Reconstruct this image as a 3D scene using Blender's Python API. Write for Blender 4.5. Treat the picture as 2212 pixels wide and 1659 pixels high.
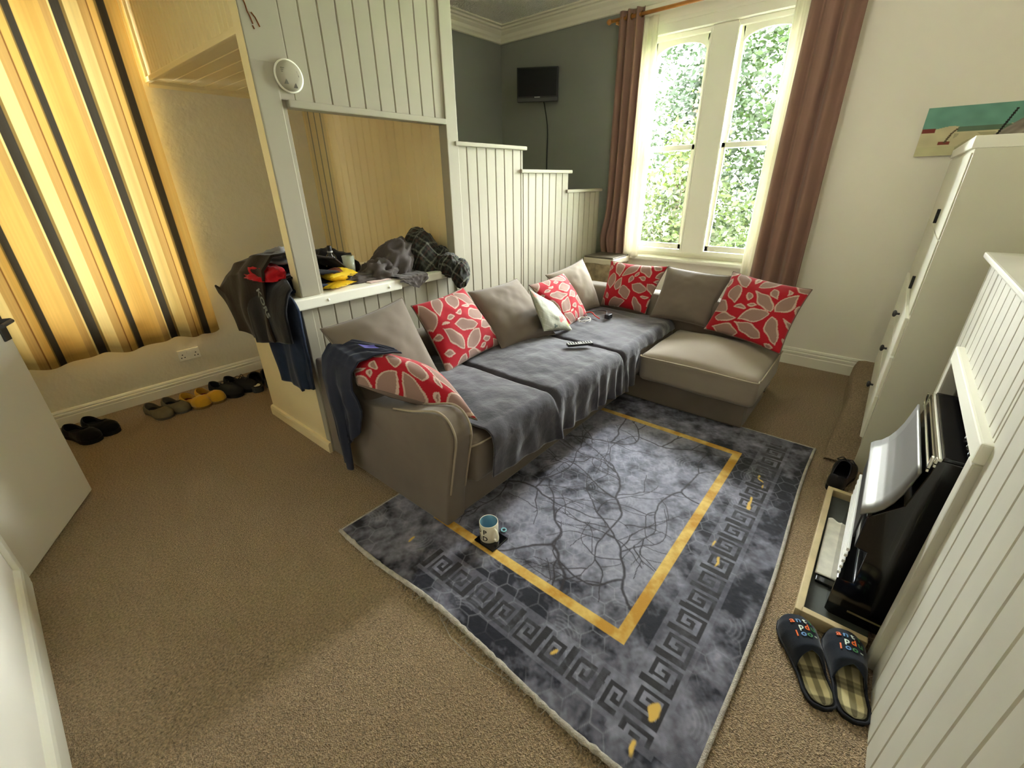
import bpy, bmesh, math, random
import numpy as np
from mathutils import Vector, Matrix, noise
R = math.radians
C = bpy.context.scene.collection
for o in list(bpy.data.objects):
    bpy.data.objects.remove(o)

# ---------------------------------------------------------------- camera
YAW, PITCH, ROLL, EYE, FPX = 40.33, 25.03, -0.898, 1.5, 932.6
def make_camera():
    yw, pt, rl = R(YAW), R(PITCH), R(ROLL)
    f = Vector((math.cos(yw)*math.cos(pt), math.sin(yw)*math.cos(pt), -math.sin(pt)))
    r = Vector((math.sin(yw), -math.cos(yw), 0)); u = r.cross(f)
    r, u = math.cos(rl)*r + math.sin(rl)*u, -math.sin(rl)*r + math.cos(rl)*u
    cam = bpy.data.cameras.new('camera'); o = bpy.data.objects.new('camera', cam); C.objects.link(o)
    m = Matrix((r, u, -f)).transposed().to_4x4(); m.translation = (0, 0, EYE)
    o.matrix_world = m
    cam.sensor_fit = 'HORIZONTAL'; cam.sensor_width = 36.0; cam.lens = FPX/2212*36.0
    cam.clip_start = 0.02; cam.clip_end = 200
    bpy.context.scene.camera = o
make_camera()

# ---------------------------------------------------------------- sky, exposure
FILL_LAMP = 7.0  # strength of the added, unseen fill lamp
SKY_LOW, SKY_HIGH, EXPOSURE = 41.0, 37.0, 1.98
def make_world():
    w = bpy.data.worlds.new('overcast_sky'); bpy.context.scene.world = w; w.use_nodes = True
    nt = w.node_tree; nt.nodes.clear()
    out = nt.nodes.new('ShaderNodeOutputWorld'); bg = nt.nodes.new('ShaderNodeBackground')
    tc = nt.nodes.new('ShaderNodeTexCoord'); sp = nt.nodes.new('ShaderNodeSeparateXYZ'); mr = nt.nodes.new('ShaderNodeMapRange')
    mr.inputs[1].default_value = 0.0; mr.inputs[2].default_value = 0.9
    mr.inputs[3].default_value = SKY_LOW; mr.inputs[4].default_value = SKY_HIGH
    nt.links.new(tc.outputs['Generated'], sp.inputs[0]); nt.links.new(sp.outputs[2], mr.inputs[0])
    nt.links.new(mr.outputs[0], bg.inputs[1]); bg.inputs[0].default_value = (0.95, 0.985, 1.0, 1)
    nt.links.new(bg.outputs[0], out.inputs[0])
make_world()
sc = bpy.context.scene
sc.view_settings.view_transform = 'Standard'; sc.view_settings.look = 'None'
sc.view_settings.exposure = EXPOSURE; sc.view_settings.gamma = 1.0; sc.view_settings.use_curve_mapping = False
try:
    sc.cycles.diffuse_bounces = 9; sc.cycles.transparent_max_bounces = 16; sc.cycles.max_bounces = 14
    sc.cycles.sample_clamp_indirect = 8.0
except Exception:
    pass
def portal(loc, rot, sx, sy):
    l = bpy.data.lights.new('window_daylight', 'AREA'); l.shape = 'RECTANGLE'; l.size = sx; l.size_y = sy
    l.cycles.is_portal = True
    o = bpy.data.objects.new('window_daylight', l); C.objects.link(o); o.location = loc; o.rotation_euler = rot
portal((4.62, 1.46, 1.72), (0, R(90), 0), 1.9, 1.3)      # daylight through the bay window
portal((0.5, 4.42, 1.5), (R(-90), 0, 0), 1.1, 2.1)       # daylight through the curtained window

# ---------------------------------------------------------------- materials
def S(r, g, b):
    f = lambda c: (c/255/12.92 if c/255 <= .04045 else ((c/255+.055)/1.055)**2.4)
    return (f(r), f(g), f(b))
MC = {}
def M(name, col, rough=.6, spec=.3, metal=0, bump=None, var=None, sheen=0, trans=0, alpha=1.0, attr=None, bump2=None, coat=0):
    """procedural material: bump=(scale, strength, distance), var=(scale, amount) noise over the colour, attr = colour attribute"""
    if name in MC: return MC[name]
    m = bpy.data.materials.new(name); m.use_nodes = True; nt = m.node_tree; N = nt.nodes; Lk = nt.links
    b = N['Principled BSDF']; out = N['Material Output']
    b.inputs['Base Color'].default_value = (*col, 1); b.inputs['Roughness'].default_value = rough
    b.inputs['Metallic'].default_value = metal; b.inputs['Specular IOR Level'].default_value = spec
    if sheen:
        b.inputs['Sheen Weight'].default_value = sheen; b.inputs['Sheen Roughness'].default_value = .4
    if coat: b.inputs['Coat Weight'].default_value = coat
    tc = N.new('ShaderNodeTexCoord'); src = None
    if attr:
        a = N.new('ShaderNodeAttribute'); a.attribute_name = attr; src = a.outputs['Color']
    if var:
        n = N.new('ShaderNodeTexNoise'); n.inputs['Scale'].default_value = var[0]; n.inputs['Detail'].default_value = 5
        Lk.new(tc.outputs['Object'], n.inputs['Vector'])
        mr = N.new('ShaderNodeMapRange'); mr.inputs[1].default_value = .3; mr.inputs[2].default_value = .7
        mr.inputs[3].default_value = 1-var[1]; mr.inputs[4].default_value = 1+var[1]; Lk.new(n.outputs['Fac'], mr.inputs[0])
        mx = N.new('ShaderNodeMix'); mx.data_type = 'RGBA'; mx.blend_type = 'MULTIPLY'; mx.inputs[0].default_value = 1
        if src: Lk.new(src, mx.inputs[6])
        else: mx.inputs[6].default_value = (*col, 1)
        Lk.new(mr.outputs[0], mx.inputs[7]); src = mx.outputs[2]
    if src: Lk.new(src, b.inputs['Base Color'])
    last = None
    for bp in (bump, bump2):
        if not bp: continue
        if len(bp) > 3 and bp[3] == 'voronoi':
            n = N.new('ShaderNodeTexVoronoi'); n.inputs['Scale'].default_value = bp[0]; h = n.outputs['Distance']
        else:
            n = N.new('ShaderNodeTexNoise'); n.inputs['Scale'].default_value = bp[0]; n.inputs['Detail'].default_value = 4; h = n.outputs['Fac']
        Lk.new(tc.outputs['Object'], n.inputs['Vector'])
        bn = N.new('ShaderNodeBump'); bn.inputs['Strength'].default_value = bp[1]; bn.inputs['Distance'].default_value = bp[2]
        Lk.new(h, bn.inputs['Height'])
        if last: Lk.new(last, bn.inputs['Normal'])
        last = bn.outputs[0]
    if last: Lk.new(last, b.inputs['Normal'])
    sh = b.outputs[0]
    if trans:
        t = N.new('ShaderNodeBsdfTranslucent'); t.inputs[0].default_value = (*col, 1)
        if src: Lk.new(src, t.inputs[0])
        ms = N.new('ShaderNodeMixShader'); ms.inputs[0].default_value = trans
        Lk.new(sh, ms.inputs[1]); Lk.new(t.outputs[0], ms.inputs[2]); sh = ms.outputs[0]
        Lk.new(sh, out.inputs[0])
    if alpha < 1:
        t = N.new('ShaderNodeBsdfTransparent'); ms = N.new('ShaderNodeMixShader'); ms.inputs[0].default_value = alpha
        Lk.new(t.outputs[0], ms.inputs[1]); Lk.new(sh, ms.inputs[2]); Lk.new(ms.outputs[0], out.inputs[0])
    MC[name] = m
    return m

cream = M('cream_wall_paint', S(240, 236, 224), .75, .2, bump=(60, .15, .003), var=(1.3, .04))
plaster = M('uneven_cream_plaster', S(228, 222, 200), .75, .2, bump=(5, .6, .03), bump2=(40, .2, .004), var=(2, .04))
greyw = M('grey_wall_paint', S(136, 138, 132), .7, .2, bump=(50, .15, .003), var=(2, .05))
white = M('white_gloss_paint', S(158, 152, 135), .6, .12, bump=(30, .06, .002), var=(3, .03))
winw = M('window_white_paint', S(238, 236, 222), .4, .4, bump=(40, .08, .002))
yellowboard = M('cream_board_paint', S(226, 210, 164), .42, .35, bump=(30, .06, .002), var=(3, .03))
ceil = M('textured_ceiling', S(244, 243, 238), .85, .1, bump=(70, .9, .02, 'voronoi'), bump2=(25, .4, .01))
cornm = M('cornice_plaster', S(230, 226, 210), .75, .2, bump=(40, .2, .004))
doorm = M('door_paint', S(232, 228, 214), .35, .4)
carpet = M('brown_loop_carpet', S(182, 158, 126), .95, .05, bump=(230, 1.0, .012, 'voronoi'), bump2=(90, .5, .006), var=(130, .38), sheen=.1)
sofam = M('taupe_sofa_fabric', S(112, 101, 90), .85, .15, bump=(500, .3, .002), bump2=(6, .12, .01), var=(5, .08), sheen=.25)
sofal = M('light_taupe_fabric', S(144, 132, 118), .85, .15, bump=(500, .3, .002), bump2=(7, .12, .01), var=(5, .06), sheen=.25)
pipe = M('pale_piping_fabric', S(158, 146, 126), .8, .15)
throwm = M('grey_plush', S(68, 66, 72), .8, .15, bump=(220, .4, .003), bump2=(14, .5, .014), var=(7, .4), sheen=.45)
black = M('black_plastic', S(22, 22, 24), .4, .4)
blackgloss = M('black_gloss', S(12, 12, 13), .12, .5, coat=.3)
dkgrey = M('dark_grey_plastic', S(58, 58, 58), .45, .4)
steel = M('brushed_steel', S(126, 124, 120), .45, .4, metal=.6, bump=(120, .1, .001))
silver = M('silver_plastic', S(176, 176, 172), .35, .5)
slatm = M('white_enamel_slat', S(235, 235, 230), .3, .5)
chrome = M('chrome_trim', S(215, 212, 200), .12, .5, metal=1.0)
brick = M('sooty_brick', S(84, 44, 34), .9, .1, bump=(30, .5, .01), var=(9, .4))
woodp = M('pine_edging', S(205, 186, 146), .5, .3, var=(14, .12), bump=(60, .2, .002))
slate = M('slate_tile', S(74, 78, 74), .45, .4, var=(7, .35), bump=(20, .3, .004))
rodm = M('varnished_pine', S(190, 128, 66), .35, .4, var=(20, .12))
brownc = M('mauve_brown_curtain', S(146, 114, 100), .8, .15, bump=(400, .2, .002), var=(4, .06), sheen=.3, trans=.06)
liningm = M('white_lining', S(238, 234, 220), .8, .1, trans=.35, bump=(300, .2, .002))
def tinted(name, t):
    m = bpy.data.materials.new(name); m.use_nodes = True; nt = m.node_tree; b = nt.nodes['Principled BSDF']; b.inputs['Roughness'].default_value = .25
    b.inputs['Base Color'].default_value = (.5, .5, .48, 1)
    tr = nt.nodes.new('ShaderNodeBsdfTransparent'); tr.inputs[0].default_value = (t, t, t*.97, 1); ms = nt.nodes.new('ShaderNodeMixShader'); ms.inputs[0].default_value = .12
    nt.links.new(tr.outputs[0], ms.inputs[1]); nt.links.new(b.outputs[0], ms.inputs[2]); nt.links.new(ms.outputs[0], nt.nodes['Material Output'].inputs[0])
    return m
dimglass = tinted('dimming_glass', .36)  # grey tint added to cut the daylight through this hidden pane
def clear_glass():
    m = bpy.data.materials.new('window_glass'); m.use_nodes = True; nt = m.node_tree; nt.nodes.remove(nt.nodes['Principled BSDF'])
    tr = nt.nodes.new('ShaderNodeBsdfTransparent'); tr.inputs[0].default_value = (.96, .97, .96, 1); gs = nt.nodes.new('ShaderNodeBsdfGlossy'); gs.inputs['Roughness'].default_value = .02
    fr = nt.nodes.new('ShaderNodeFresnel'); fr.inputs[0].default_value = 1.35; ms = nt.nodes.new('ShaderNodeMixShader')
    nt.links.new(fr.outputs[0], ms.inputs[0]); nt.links.new(tr.outputs[0], ms.inputs[1]); nt.links.new(gs.outputs[0], ms.inputs[2]); nt.links.new(ms.outputs[0], nt.nodes['Material Output'].inputs[0])
    return m
glassm = clear_glass()
tumbler = M('clear_tumbler_glass', S(215, 220, 200), .05, .5, alpha=.3)

# ---------------------------------------------------------------- mesh helpers
ORG = {}
class MB:
    """collects shapes, in world coordinates, for ONE mesh object"""
    def __init__(s): s.v = []; s.f = []; s.m = []; s.c = {}
    def add(s, V, F, mi=0, col=None):
        b = len(s.v); s.v += [tuple(map(float, p)) for p in V]
        s.f += [tuple(i+b for i in f) for f in F]; s.m += [mi]*len(F)
        if col is not None:
            for i, c in enumerate(col): s.c[b+i] = c
        return s
    def bm(s, bm, mi=0):
        bm.verts.ensure_lookup_table(); bm.verts.index_update()
        s.add([v.co[:] for v in bm.verts], [[v.index for v in f.verts] for f in bm.faces], mi); bm.free(); return s
    def box(s, a, b, bev=.003, mi=0, seg=2, M4=None):
        bm = bmesh.new(); bmesh.ops.create_cube(bm, size=1)
        for v in bm.verts:
            v.co = Vector([(a[i]+b[i])/2 + v.co[i]*(b[i]-a[i]) for i in range(3)])
        if bev: bmesh.ops.bevel(bm, geom=list(bm.edges), offset=min(bev, .45*min(abs(b[i]-a[i]) for i in range(3))), segments=seg, affect='EDGES', profile=.6)
        if M4 is not None: bmesh.ops.transform(bm, matrix=M4, verts=bm.verts)
        return s.bm(bm, mi)
    def prism(s, poly, axis, lo, hi, bev=0, mi=0, seg=2):
        """poly in the two other axes (in x,y,z order), extruded along axis"""
        ax = 'xyz'.index(axis); o = [i for i in range(3) if i != ax]
        def P(p, t):
            q = [0, 0, 0]; q[ax] = t; q[o[0]] = p[0]; q[o[1]] = p[1]; return q
        bm = bmesh.new(); A = [bm.verts.new(P(p, lo)) for p in poly]; B = [bm.verts.new(P(p, hi)) for p in poly]
        n = len(poly); bm.faces.new(A); bm.faces.new(B[::-1])
        for i in range(n): bm.faces.new((A[i], B[i], B[(i+1) % n], A[(i+1) % n]))
        bmesh.ops.recalc_face_normals(bm, faces=bm.faces)
        if bev: bmesh.ops.bevel(bm, geom=list(bm.edges), offset=bev, segments=seg, affect='EDGES', profile=.6, clamp_overlap=True)
        return s.bm(bm, mi)
    def tube(s, pts, r, n=10, closed=False, mi=0):
        pts = [Vector(p) for p in pts]; k = len(pts); V = []; prev = None
        for i, p in enumerate(pts):
            if closed: t = (pts[(i+1) % k]-pts[i-1])
            else: t = pts[min(i+1, k-1)]-pts[max(i-1, 0)]
            t.normalize()
            if prev is None: prev = t.orthogonal().normalized()
            prev = (prev - t*prev.dot(t)); prev.normalize(); q = t.cross(prev)
            rr = r[i] if isinstance(r, (list, tuple)) else r
            V += [p + (prev*math.cos(a)+q*math.sin(a))*rr for a in [2*math.pi*j/n for j in range(n)]]
        F = [(i*n+j, i*n+(j+1) % n, ((i+1) % k)*n+(j+1) % n, ((i+1) % k)*n+j) for i in range(k if closed else k-1) for j in range(n)]
        if not closed: F += [tuple(range(n))[::-1], tuple((k-1)*n+j for j in range(n))]
        return s.add(V, F, mi)
    def lathe(s, prof, c, n=32, axis='z', mi=0):
        V = []; c = Vector(c)
        for (r, h) in prof:
            for j in range(n):
                a = 2*math.pi*j/n; x, y = r*math.cos(a), r*math.sin(a)
                V.append(c + Vector({'z': (x, y, h), 'y': (x, h, y), 'x': (h, x, y)}[axis]))
        k = len(prof)
        F = [(i*n+j, i*n+(j+1) % n, (i+1)*n+(j+1) % n, (i+1)*n+j) for i in range(k-1) for j in range(n)]
        return s.add(V, F, mi)
    def grid(s, fn, nu, nv, mi=0, colf=None, flip=False):
        V = [fn(i/nu, j/nv) for j in range(nv+1) for i in range(nu+1)]; w = nu+1
        F = [(j*w+i, j*w+i+1, (j+1)*w+i+1, (j+1)*w+i) for j in range(nv) for i in range(nu)]
        if flip: F = [f[::-1] for f in F]
        col = [colf(i/nu, j/nv) for j in range(nv+1) for i in range(nu+1)] if colf else None
        return s.add(V, F, mi, col)
    def rbox(s, a, b, r=.05, n=12, crown=0, amp=0, seed=0, mi=0, fz=None):
        """rounded cushion block, crowned on top"""
        h = [(b[i]-a[i])/2 for i in range(3)]; c = [(b[i]+a[i])/2 for i in range(3)]; r = min(r, min(h)*.98)
        bm = bmesh.new(); bmesh.ops.create_cube(bm, size=2)
        bmesh.ops.subdivide_edges(bm, edges=list(bm.edges), cuts=n, use_grid_fill=True)
        for v in bm.verts:
            p = Vector([math.copysign(abs(v.co[i])**.8, v.co[i]) for i in range(3)])
            q = Vector([p[i]*h[i] for i in range(3)])
            inn = Vector([max(-(h[i]-r), min(h[i]-r, q[i])) for i in range(3)]); d = q-inn
            pos = inn + (d.normalized()*r if d.length > 1e-6 else d)
            if p.z > 0: pos.z += crown*(1-p.x**2)*(1-p.y**2)
            w = pos + Vector(c)
            if amp: w += Vector((0, 0, 1))*amp*noise.noise(w*6+Vector((seed, 0, 0))) + Vector((1, .5, 0))*amp*.6*noise.noise(w*5+Vector((0, seed, 0)))
            if fz: w = Vector(fz(w))
            v.co = w
        return s.bm(bm, mi)
    def text(s, body, M4, size, depth=.001, mi=0, fn=None):
        cu = bpy.data.curves.new('t', 'FONT'); cu.body = body; cu.size = size; cu.extrude = depth; cu.offset = size*.018; cu.align_x = 'CENTER'; cu.resolution_u = 2
        o = bpy.data.objects.new('t', cu); C.objects.link(o); bpy.context.view_layer.update()
        me = bpy.data.meshes.new_from_object(o.evaluated_get(bpy.context.evaluated_depsgraph_get()))
        V = [M4 @ v.co for v in me.vertices]
        if fn: V = [fn(v, me.vertices[i].co) for i, v in enumerate(V)]
        s.add(V, [tuple(p.vertices) for p in me.polygons], mi)
        bpy.data.objects.remove(o); bpy.data.curves.remove(cu); bpy.data.meshes.remove(me); return s
    def weld(s, d=.0004):
        bm = bmesh.new(); vs = [bm.verts.new(v) for v in s.v]
        for f in s.f:
            try: bm.faces.new([vs[i] for i in f])
            except ValueError: pass
        bmesh.ops.remove_doubles(bm, verts=bm.verts, dist=d); bm.verts.index_update()
        s.v = [tuple(v.co) for v in bm.verts]; s.f = [tuple(v.index for v in f.verts) for f in bm.faces]; s.m = [0]*len(s.f); bm.free(); return s
    def build(s, name, mats, parent=None, smooth=False, solid=0, label=None):
        me = bpy.data.meshes.new(name)
        V = np.array(s.v)
        if parent is not None: org = np.array(ORG[parent.name])
        else:
            org = np.array([(V[:, 0].min()+V[:, 0].max())/2, (V[:, 1].min()+V[:, 1].max())/2, V[:, 2].min()])
        me.from_pydata([tuple(p) for p in (V-org)], [], s.f)
        for m in (mats if isinstance(mats, (list, tuple)) else [mats]): me.materials.append(m)
        me.polygons.foreach_set('material_index', s.m)
        if smooth: me.polygons.foreach_set('use_smooth', [True]*len(me.polygons))
        if s.c:
            ca = me.color_attributes.new('Col', 'FLOAT_COLOR', 'POINT')
            buf = np.ones((len(s.v), 4), dtype=np.float32); buf[:, :3] = .5
            for i, c in s.c.items(): buf[i, :3] = c
            ca.data.foreach_set('color', buf.ravel())
        me.update()
        o = bpy.data.objects.new(name, me); C.objects.link(o)
        if parent is not None: o.parent = parent; ORG[o.name] = tuple(org)
        else: o.location = org; ORG[o.name] = tuple(org)
        if solid:
            md = o.modifiers.new('thickness', 'SOLIDIFY'); md.thickness = solid; md.offset = 0
        if label: o['label'] = label
        return o
def tag(o, label, cat, group=None, kind=None):
    o['label'] = label; o['category'] = cat
    if group: o['group'] = group
    if kind: o['kind'] = kind
    return o
def struct(o, kind='structure'):
    o['kind'] = kind; return o
def thing(name, loc, label, cat, group=None):
    o = bpy.data.objects.new(name, None); C.objects.link(o); o.location = loc; o.empty_display_size = .1
    ORG[o.name] = tuple(loc); return tag(o, label, cat, group)
def root(name, loc):
    o = bpy.data.objects.new(name, None); C.objects.link(o); o.location = loc; ORG[o.name] = tuple(loc)
    o['kind'] = 'structure'; return o
def dup(src, name=None, loc=None, rotz=None, mirror=False):
    o = src.copy(); C.objects.link(o)
    if loc: o.location = loc
    if rotz is not None: o.rotation_euler = (0, 0, rotz)
    if mirror: o.scale = (1, -1, 1)
    for ch in list(src.children):
        c = ch.copy(); C.objects.link(c); c.parent = o
        for g in ch.children:
            d = g.copy(); C.objects.link(d); d.parent = c
    return o
def lerp(a, b, t): return a+(b-a)*t
def interp(x, xs, ys): return float(np.interp(x, xs, ys))
def spl(pts, n=8):
    """Catmull-Rom through pts"""
    P = [Vector(p) for p in pts]; P = [P[0]*2-P[1]]+P+[P[-1]*2-P[-2]]; out = []
    for i in range(1, len(P)-2):
        for k in range(n):
            t = k/n; a, b, c, d = P[i-1:i+3]
            out.append(.5*((2*b)+(-a+c)*t+(2*a-5*b+4*c-d)*t*t+(-a+3*b-3*c+d)*t**3))
    return out+[P[-2]]
def nz(x, y, z=0.): return noise.noise(Vector((x, y, z)))
# ================================================================ SETTING
XW, YL, YF, YP, CZ = 4.33, 4.10, 3.76, 2.32, 2.96
# floor
struct(MB().box((-.6, -1.0, -.1), (4.7, 4.5, 0), 0).build('floor', carpet))
struct(MB().box((-.6, -1.0, CZ), (4.7, 4.5, CZ+.1), 0).build('ceiling', ceil))
# window wall with its opening (y .86-2.07, z .80-2.62); grey paint behind the step panelling
WY0, WY1, WZ0, WZ1 = .84, 2.08, .80, 2.62
mb = MB()
mb.box((XW, -1.0, 0), (XW+.3, WY0, CZ), 0); mb.box((XW, WY0, 0), (XW+.3, WY1, WZ0), 0); mb.box((XW, WY0, WZ1), (XW+.3, WY1, CZ), 0)
mb.box((XW, WY1, 0), (XW+.3, 2.27, CZ), 0); mb.box((XW, 2.27, 0), (XW+.3, YF+.1, CZ), 0, mi=1)
struct(mb.build('wall_window', [cream, greyw]))
struct(MB().box((2.14, YF, 0), (XW, YF+.3, CZ), 0).build('wall_back', greyw))
# curtained wall with a window opening x 0-1, z .62-2.5
CX0, CX1, CZ0, CZ1 = .0, .965, .66, 2.55
mb = MB()
mb.box((-.6, YL, 0), (CX0, YL+.3, CZ), 0); mb.box((CX1, YL, 0), (2.3, YL+.3, CZ), 0)
mb.box((CX0, YL, 0), (CX1, YL+.3, CZ0), 0); mb.box((CX0, YL, CZ1), (CX1, YL+.3, CZ), 0)
struct(mb.build('wall_left', plaster))
struct(MB().box((-.64, -1.0, 0), (-.34, YL, CZ), 0).build('wall_near', cream))
struct(MB().box((-.64, -1.1, 0), (XW, -.8, CZ), 0).build('wall_right', cream))

def skirting(name, axis, at, sign, lo, hi, h, m=winw):
    """stepped moulding along a wall; sign = which way the room lies"""
    pr = [(0, 0), (.022, 0), (.022, h*.55), (.018, h*.6), (.021, h*.66), (.021, h*.76), (.013, h*.8), (.015, h*.88), (.009, h*.97), (0, h)]
    poly = [(at+sign*d, z) for d, z in pr]
    struct(MB().prism(poly, axis, lo, hi).build(name, m))
skirting('baseboard_left', 'x', YL, -1, -.34, 2.12, .115)
skirting('baseboard_window', 'y', XW, -1, -.8, 2.27, .15)
# rounded skirting of the near wall
pr = [(0, 0), (.02, 0), (.02, .085), (.016, .1), (.008, .11), (0, .115)]
struct(MB().prism([(-.34+d, z) for d, z in pr], 'y', -.8, 2.4).build('baseboard_near', winw))
struct(MB().prism([(-.34, .0), (-.322, .0), (-.322, 2.05), (-.34, 2.05)], 'y', 2.36, 2.43, .004).build('trim_1', winw))
# cornice on the grey walls
prof = [(0, 2.835), (.022, 2.838), (.028, 2.858), (.04, 2.872), (.05, 2.898), (.075, 2.918), (.082, 2.93), (.105, 2.934), (.112, 2.948), (.145, 2.95), (.15, CZ), (0, CZ)]
mb = MB(); V = []; n = len(prof)
for (x, y, mx, my) in ((2.14, YF, 0, 1), (XW, YF, 1, 1), (XW, -.8, 1, 0)):
    for d, z in prof: V.append((x-mx*d, y-my*d, z))
F = [(k*n+j, k*n+(j+1) % n, (k+1)*n+(j+1) % n, (k+1)*n+j) for k in range(2) for j in range(n)]
struct(mb.add(V, F).build('trim_2', cornm))

# added fill lamp above the view, brightening the window wall and ceiling
def make_fill_lamp():
    x, y = 2.3, .75; gm = bpy.data.materials.new('fill_lamp_glow'); gm.use_nodes = True; b = gm.node_tree.nodes['Principled BSDF']
    b.inputs['Emission Color'].default_value = (1.0, .93, .82, 1); b.inputs['Emission Strength'].default_value = FILL_LAMP
    t = thing('fill_lamp', (x, y, 2.52), 'added white fill-light globe, out of view, hung from the middle of the ceiling', 'lamp')
    MB().lathe([(0, CZ-.001), (.05, CZ-.001), (.045, CZ-.02), (.012, CZ-.035), (0, CZ-.035)], (x, y, 0), 24).build('fill_lamp_rose', winw, t, True)
    MB().tube([(x, y, CZ-.03), (x, y, 2.79)], .004, 8).build('fill_lamp_flex', winw, t, True)
    MB().lathe([(.14*math.sin(a), 2.66-.14*math.cos(a)) for a in np.linspace(0, math.pi, 20)], (x, y, 0), 32).build('fill_lamp_globe', gm, t, True)
make_fill_lamp()

# ---------------------------------------------------------------- main window
def make_window():
    w = root('window_1', (XW+.1, (WY0+WY1)/2, WZ0))
    X0, X1 = 4.40, 4.50
    f = MB()
    f.box((X0-.01, WY0, .845), (X1+.05, WY0+.03, WZ1), .004); f.box((X0-.01, WY1-.03, .845), (X1+.05, WY1, WZ1), .004)   # jambs
    f.box((X0-.01, WY0, 2.585), (X1+.05, WY1, WZ1), .004)                                                              # head
    f.box((X0-.01, WY0, .845), (X1+.05, WY1, .882), .004)                                                              # bottom rail
    f.box((X0-.03, 1.345, .86), (X1+.05, 1.54, WZ1), .006)                                                             # mullion board
    for y in (1.335, 1.535): f.box((X0-.038, y, .87), (X0-.01, y+.016, WZ1-.02), .004)
    f.box((XW-.012, WY0-.05, WZ1-.005), (XW, WY1+.05, WZ1+.07), .006)                                                  # architrave head
    f.box((XW-.018, WY0-.05, WZ1+.06), (XW, WY1+.05, WZ1+.09), .006)
    f.build('window_frame', winw, w)
    MB().box((XW-.05, WY0-.04, .775), (X0+.12, WY1+.02, .808), .008).build('window_sill', winw, w)
    MB().box((X0+.04, WY0, .8), (X0+.12, WY1, .85), .008).build('sill_riser', winw, w)
    for (a, b) in ((1.555, 2.045), (.875, 1.335)):
        for (z0, z1, dx, arch) in ((.885, 1.785, .0, 0), (1.74, 2.585, .028, 1)):
            s_ = MB(); x0, x1 = X0+dx, X0+dx+.026; st = .034
            s_.box((x0, a, z0), (x1, a+st, z1), .004); s_.box((x0, b-st, z0), (x1, b, z1), .004)
            s_.box((x0, a, z0), (x1, b, z0+(.05 if not arch else .045)), .004)
            if not arch: s_.box((x0, a, z1-.042), (x1, b, z1), .004)
            else:                                                      # arched top rail: spandrels fill the corners
                poly = [(a, z1), (b, z1), (b, z1-.09)]
                K = 16; yc = (a+b)/2; hw = (b-a)/2-st
                poly = [(a+st*.5, z1), (b-st*.5, z1)] + [(yc+hw*math.cos(math.pi*k/K), z1-.105+.07*math.sin(math.pi*k/K)) for k in range(K+1)]
                s_.prism(poly, 'x', x0, x1)
            so = s_.build('sash', winw, w)
            MB().box((x0+.011, a+st*.6, z0+.03), (x0+.014, b-st*.6, z1-.02), 0).build('pane', glassm, so)
            if not arch:
                for k in (.25, .75): MB().box((x0-.014, lerp(a, b, k)-.018, z0+.012), (x0, lerp(a, b, k)+.018, z0+.022), .003).build('sash_lift', winw, so)
            else:
                MB().tube([(x0-.004, (a+b)/2+.014*math.cos(t), z1-.035-.018*abs(math.sin(t))) for t in np.linspace(0, math.pi, 9)], .0025, 6).build('sash_hook', winw, so)
    return w
make_window()
# plain window behind the striped curtain
w2 = root('window_2', ((CX0+CX1)/2, YL+.2, CZ0))
f = MB(); y0, y1 = YL+.16, YL+.22
f.box((CX0, y0, CZ0), (CX0+.06, y1, CZ1), .004); f.box((CX1-.06, y0, CZ0), (CX1, y1, CZ1), .004); f.box((CX0, y0, CZ0), (CX1, y1, CZ0+.07), .004)
f.box((CX0, y0, CZ1-.06), (CX1, y1, CZ1), .004); f.box((CX0, y0, 1.6), (CX1, y1, 1.65), .004)
f.build('window_frame', winw, w2)
MB().box((CX0+.03, y0+.03, CZ0+.03), (CX1-.03, y0+.034, CZ1-.03), 0).build('pane', dimglass, w2)

# ---------------------------------------------------------------- boarded partition with the ledge, the hatch opening and the stepped top
PITCHB = .0955
def boards_x(mb, x0, x1, yf, z0, z1, phase=1.19, th=.018, mi=0, back=True):
    """vertical tongue-and-groove boards on a face y = yf looking to -y"""
    k = math.floor((x0-phase)/PITCHB); xs = [x0]
    while True:
        k += 1; x = phase+k*PITCHB
        if x >= x1-.004: break
        if x > x0+.004: xs.append(x)
    xs.append(x1)
    for a, b in zip(xs[:-1], xs[1:]): mb.box((a+.0012, yf, z0), (b-.0012, yf+th, z1), .0045, mi, seg=1)
    if back: mb.box((x0+.002, yf+.006, z0+.001), (x1-.002, yf+th+.03, z1-.001), 0, mi)
def boards_y(mb, y0, y1, xf, z0, z1, sign=-1, th=.018, mi=0, pitch=PITCHB, phase=0):
    n = max(1, round((y1-y0)/pitch))
    for i in range(n):
        a, b = y0+(y1-y0)*i/n, y0+(y1-y0)*(i+1)/n
        xs = sorted((xf, xf-sign*th)); mb.box((xs[0], a+.002, z0), (xs[1], b-.002, z1), .006, mi, seg=1)
    xs = sorted((xf-sign*.006, xf-sign*(th+.03))); mb.box((xs[0], y0+.002, z0+.001), (xs[1], y1-.002, z1-.001), 0, mi)
part = root('wall_partition', (2.5, YP, 0))
mb = MB()                                                  # upper boards above the hatch
mb.box((1.02, YP-.002, 1.86), (1.19, YP+.05, CZ), .004); boards_x(mb, 1.19, 2.135, YP, 1.86, CZ)
mb.build('upper_boards', white, part)
mb = MB(); boards_x(mb, 1.03, 2.135, YP, .0, .93, phase=1.093); mb.build('lower_boards', white, part)
MB().box((1.018, YP-.006, .96), (1.125, YP+.07, 2.0), .006).build('hatch_post', white, part)
MB().box((1.017, YP+.0, .96), (1.019, YP+.068, CZ), 0).build('lit_post_side', yellowboard, part)  # yellow side sheet paints the curtain's glow onto the white post
MB().box((1.124, YP+.012, .958), (1.15, YP+.065, 1.86), .003).build('hatch_bead', white, part)
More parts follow.
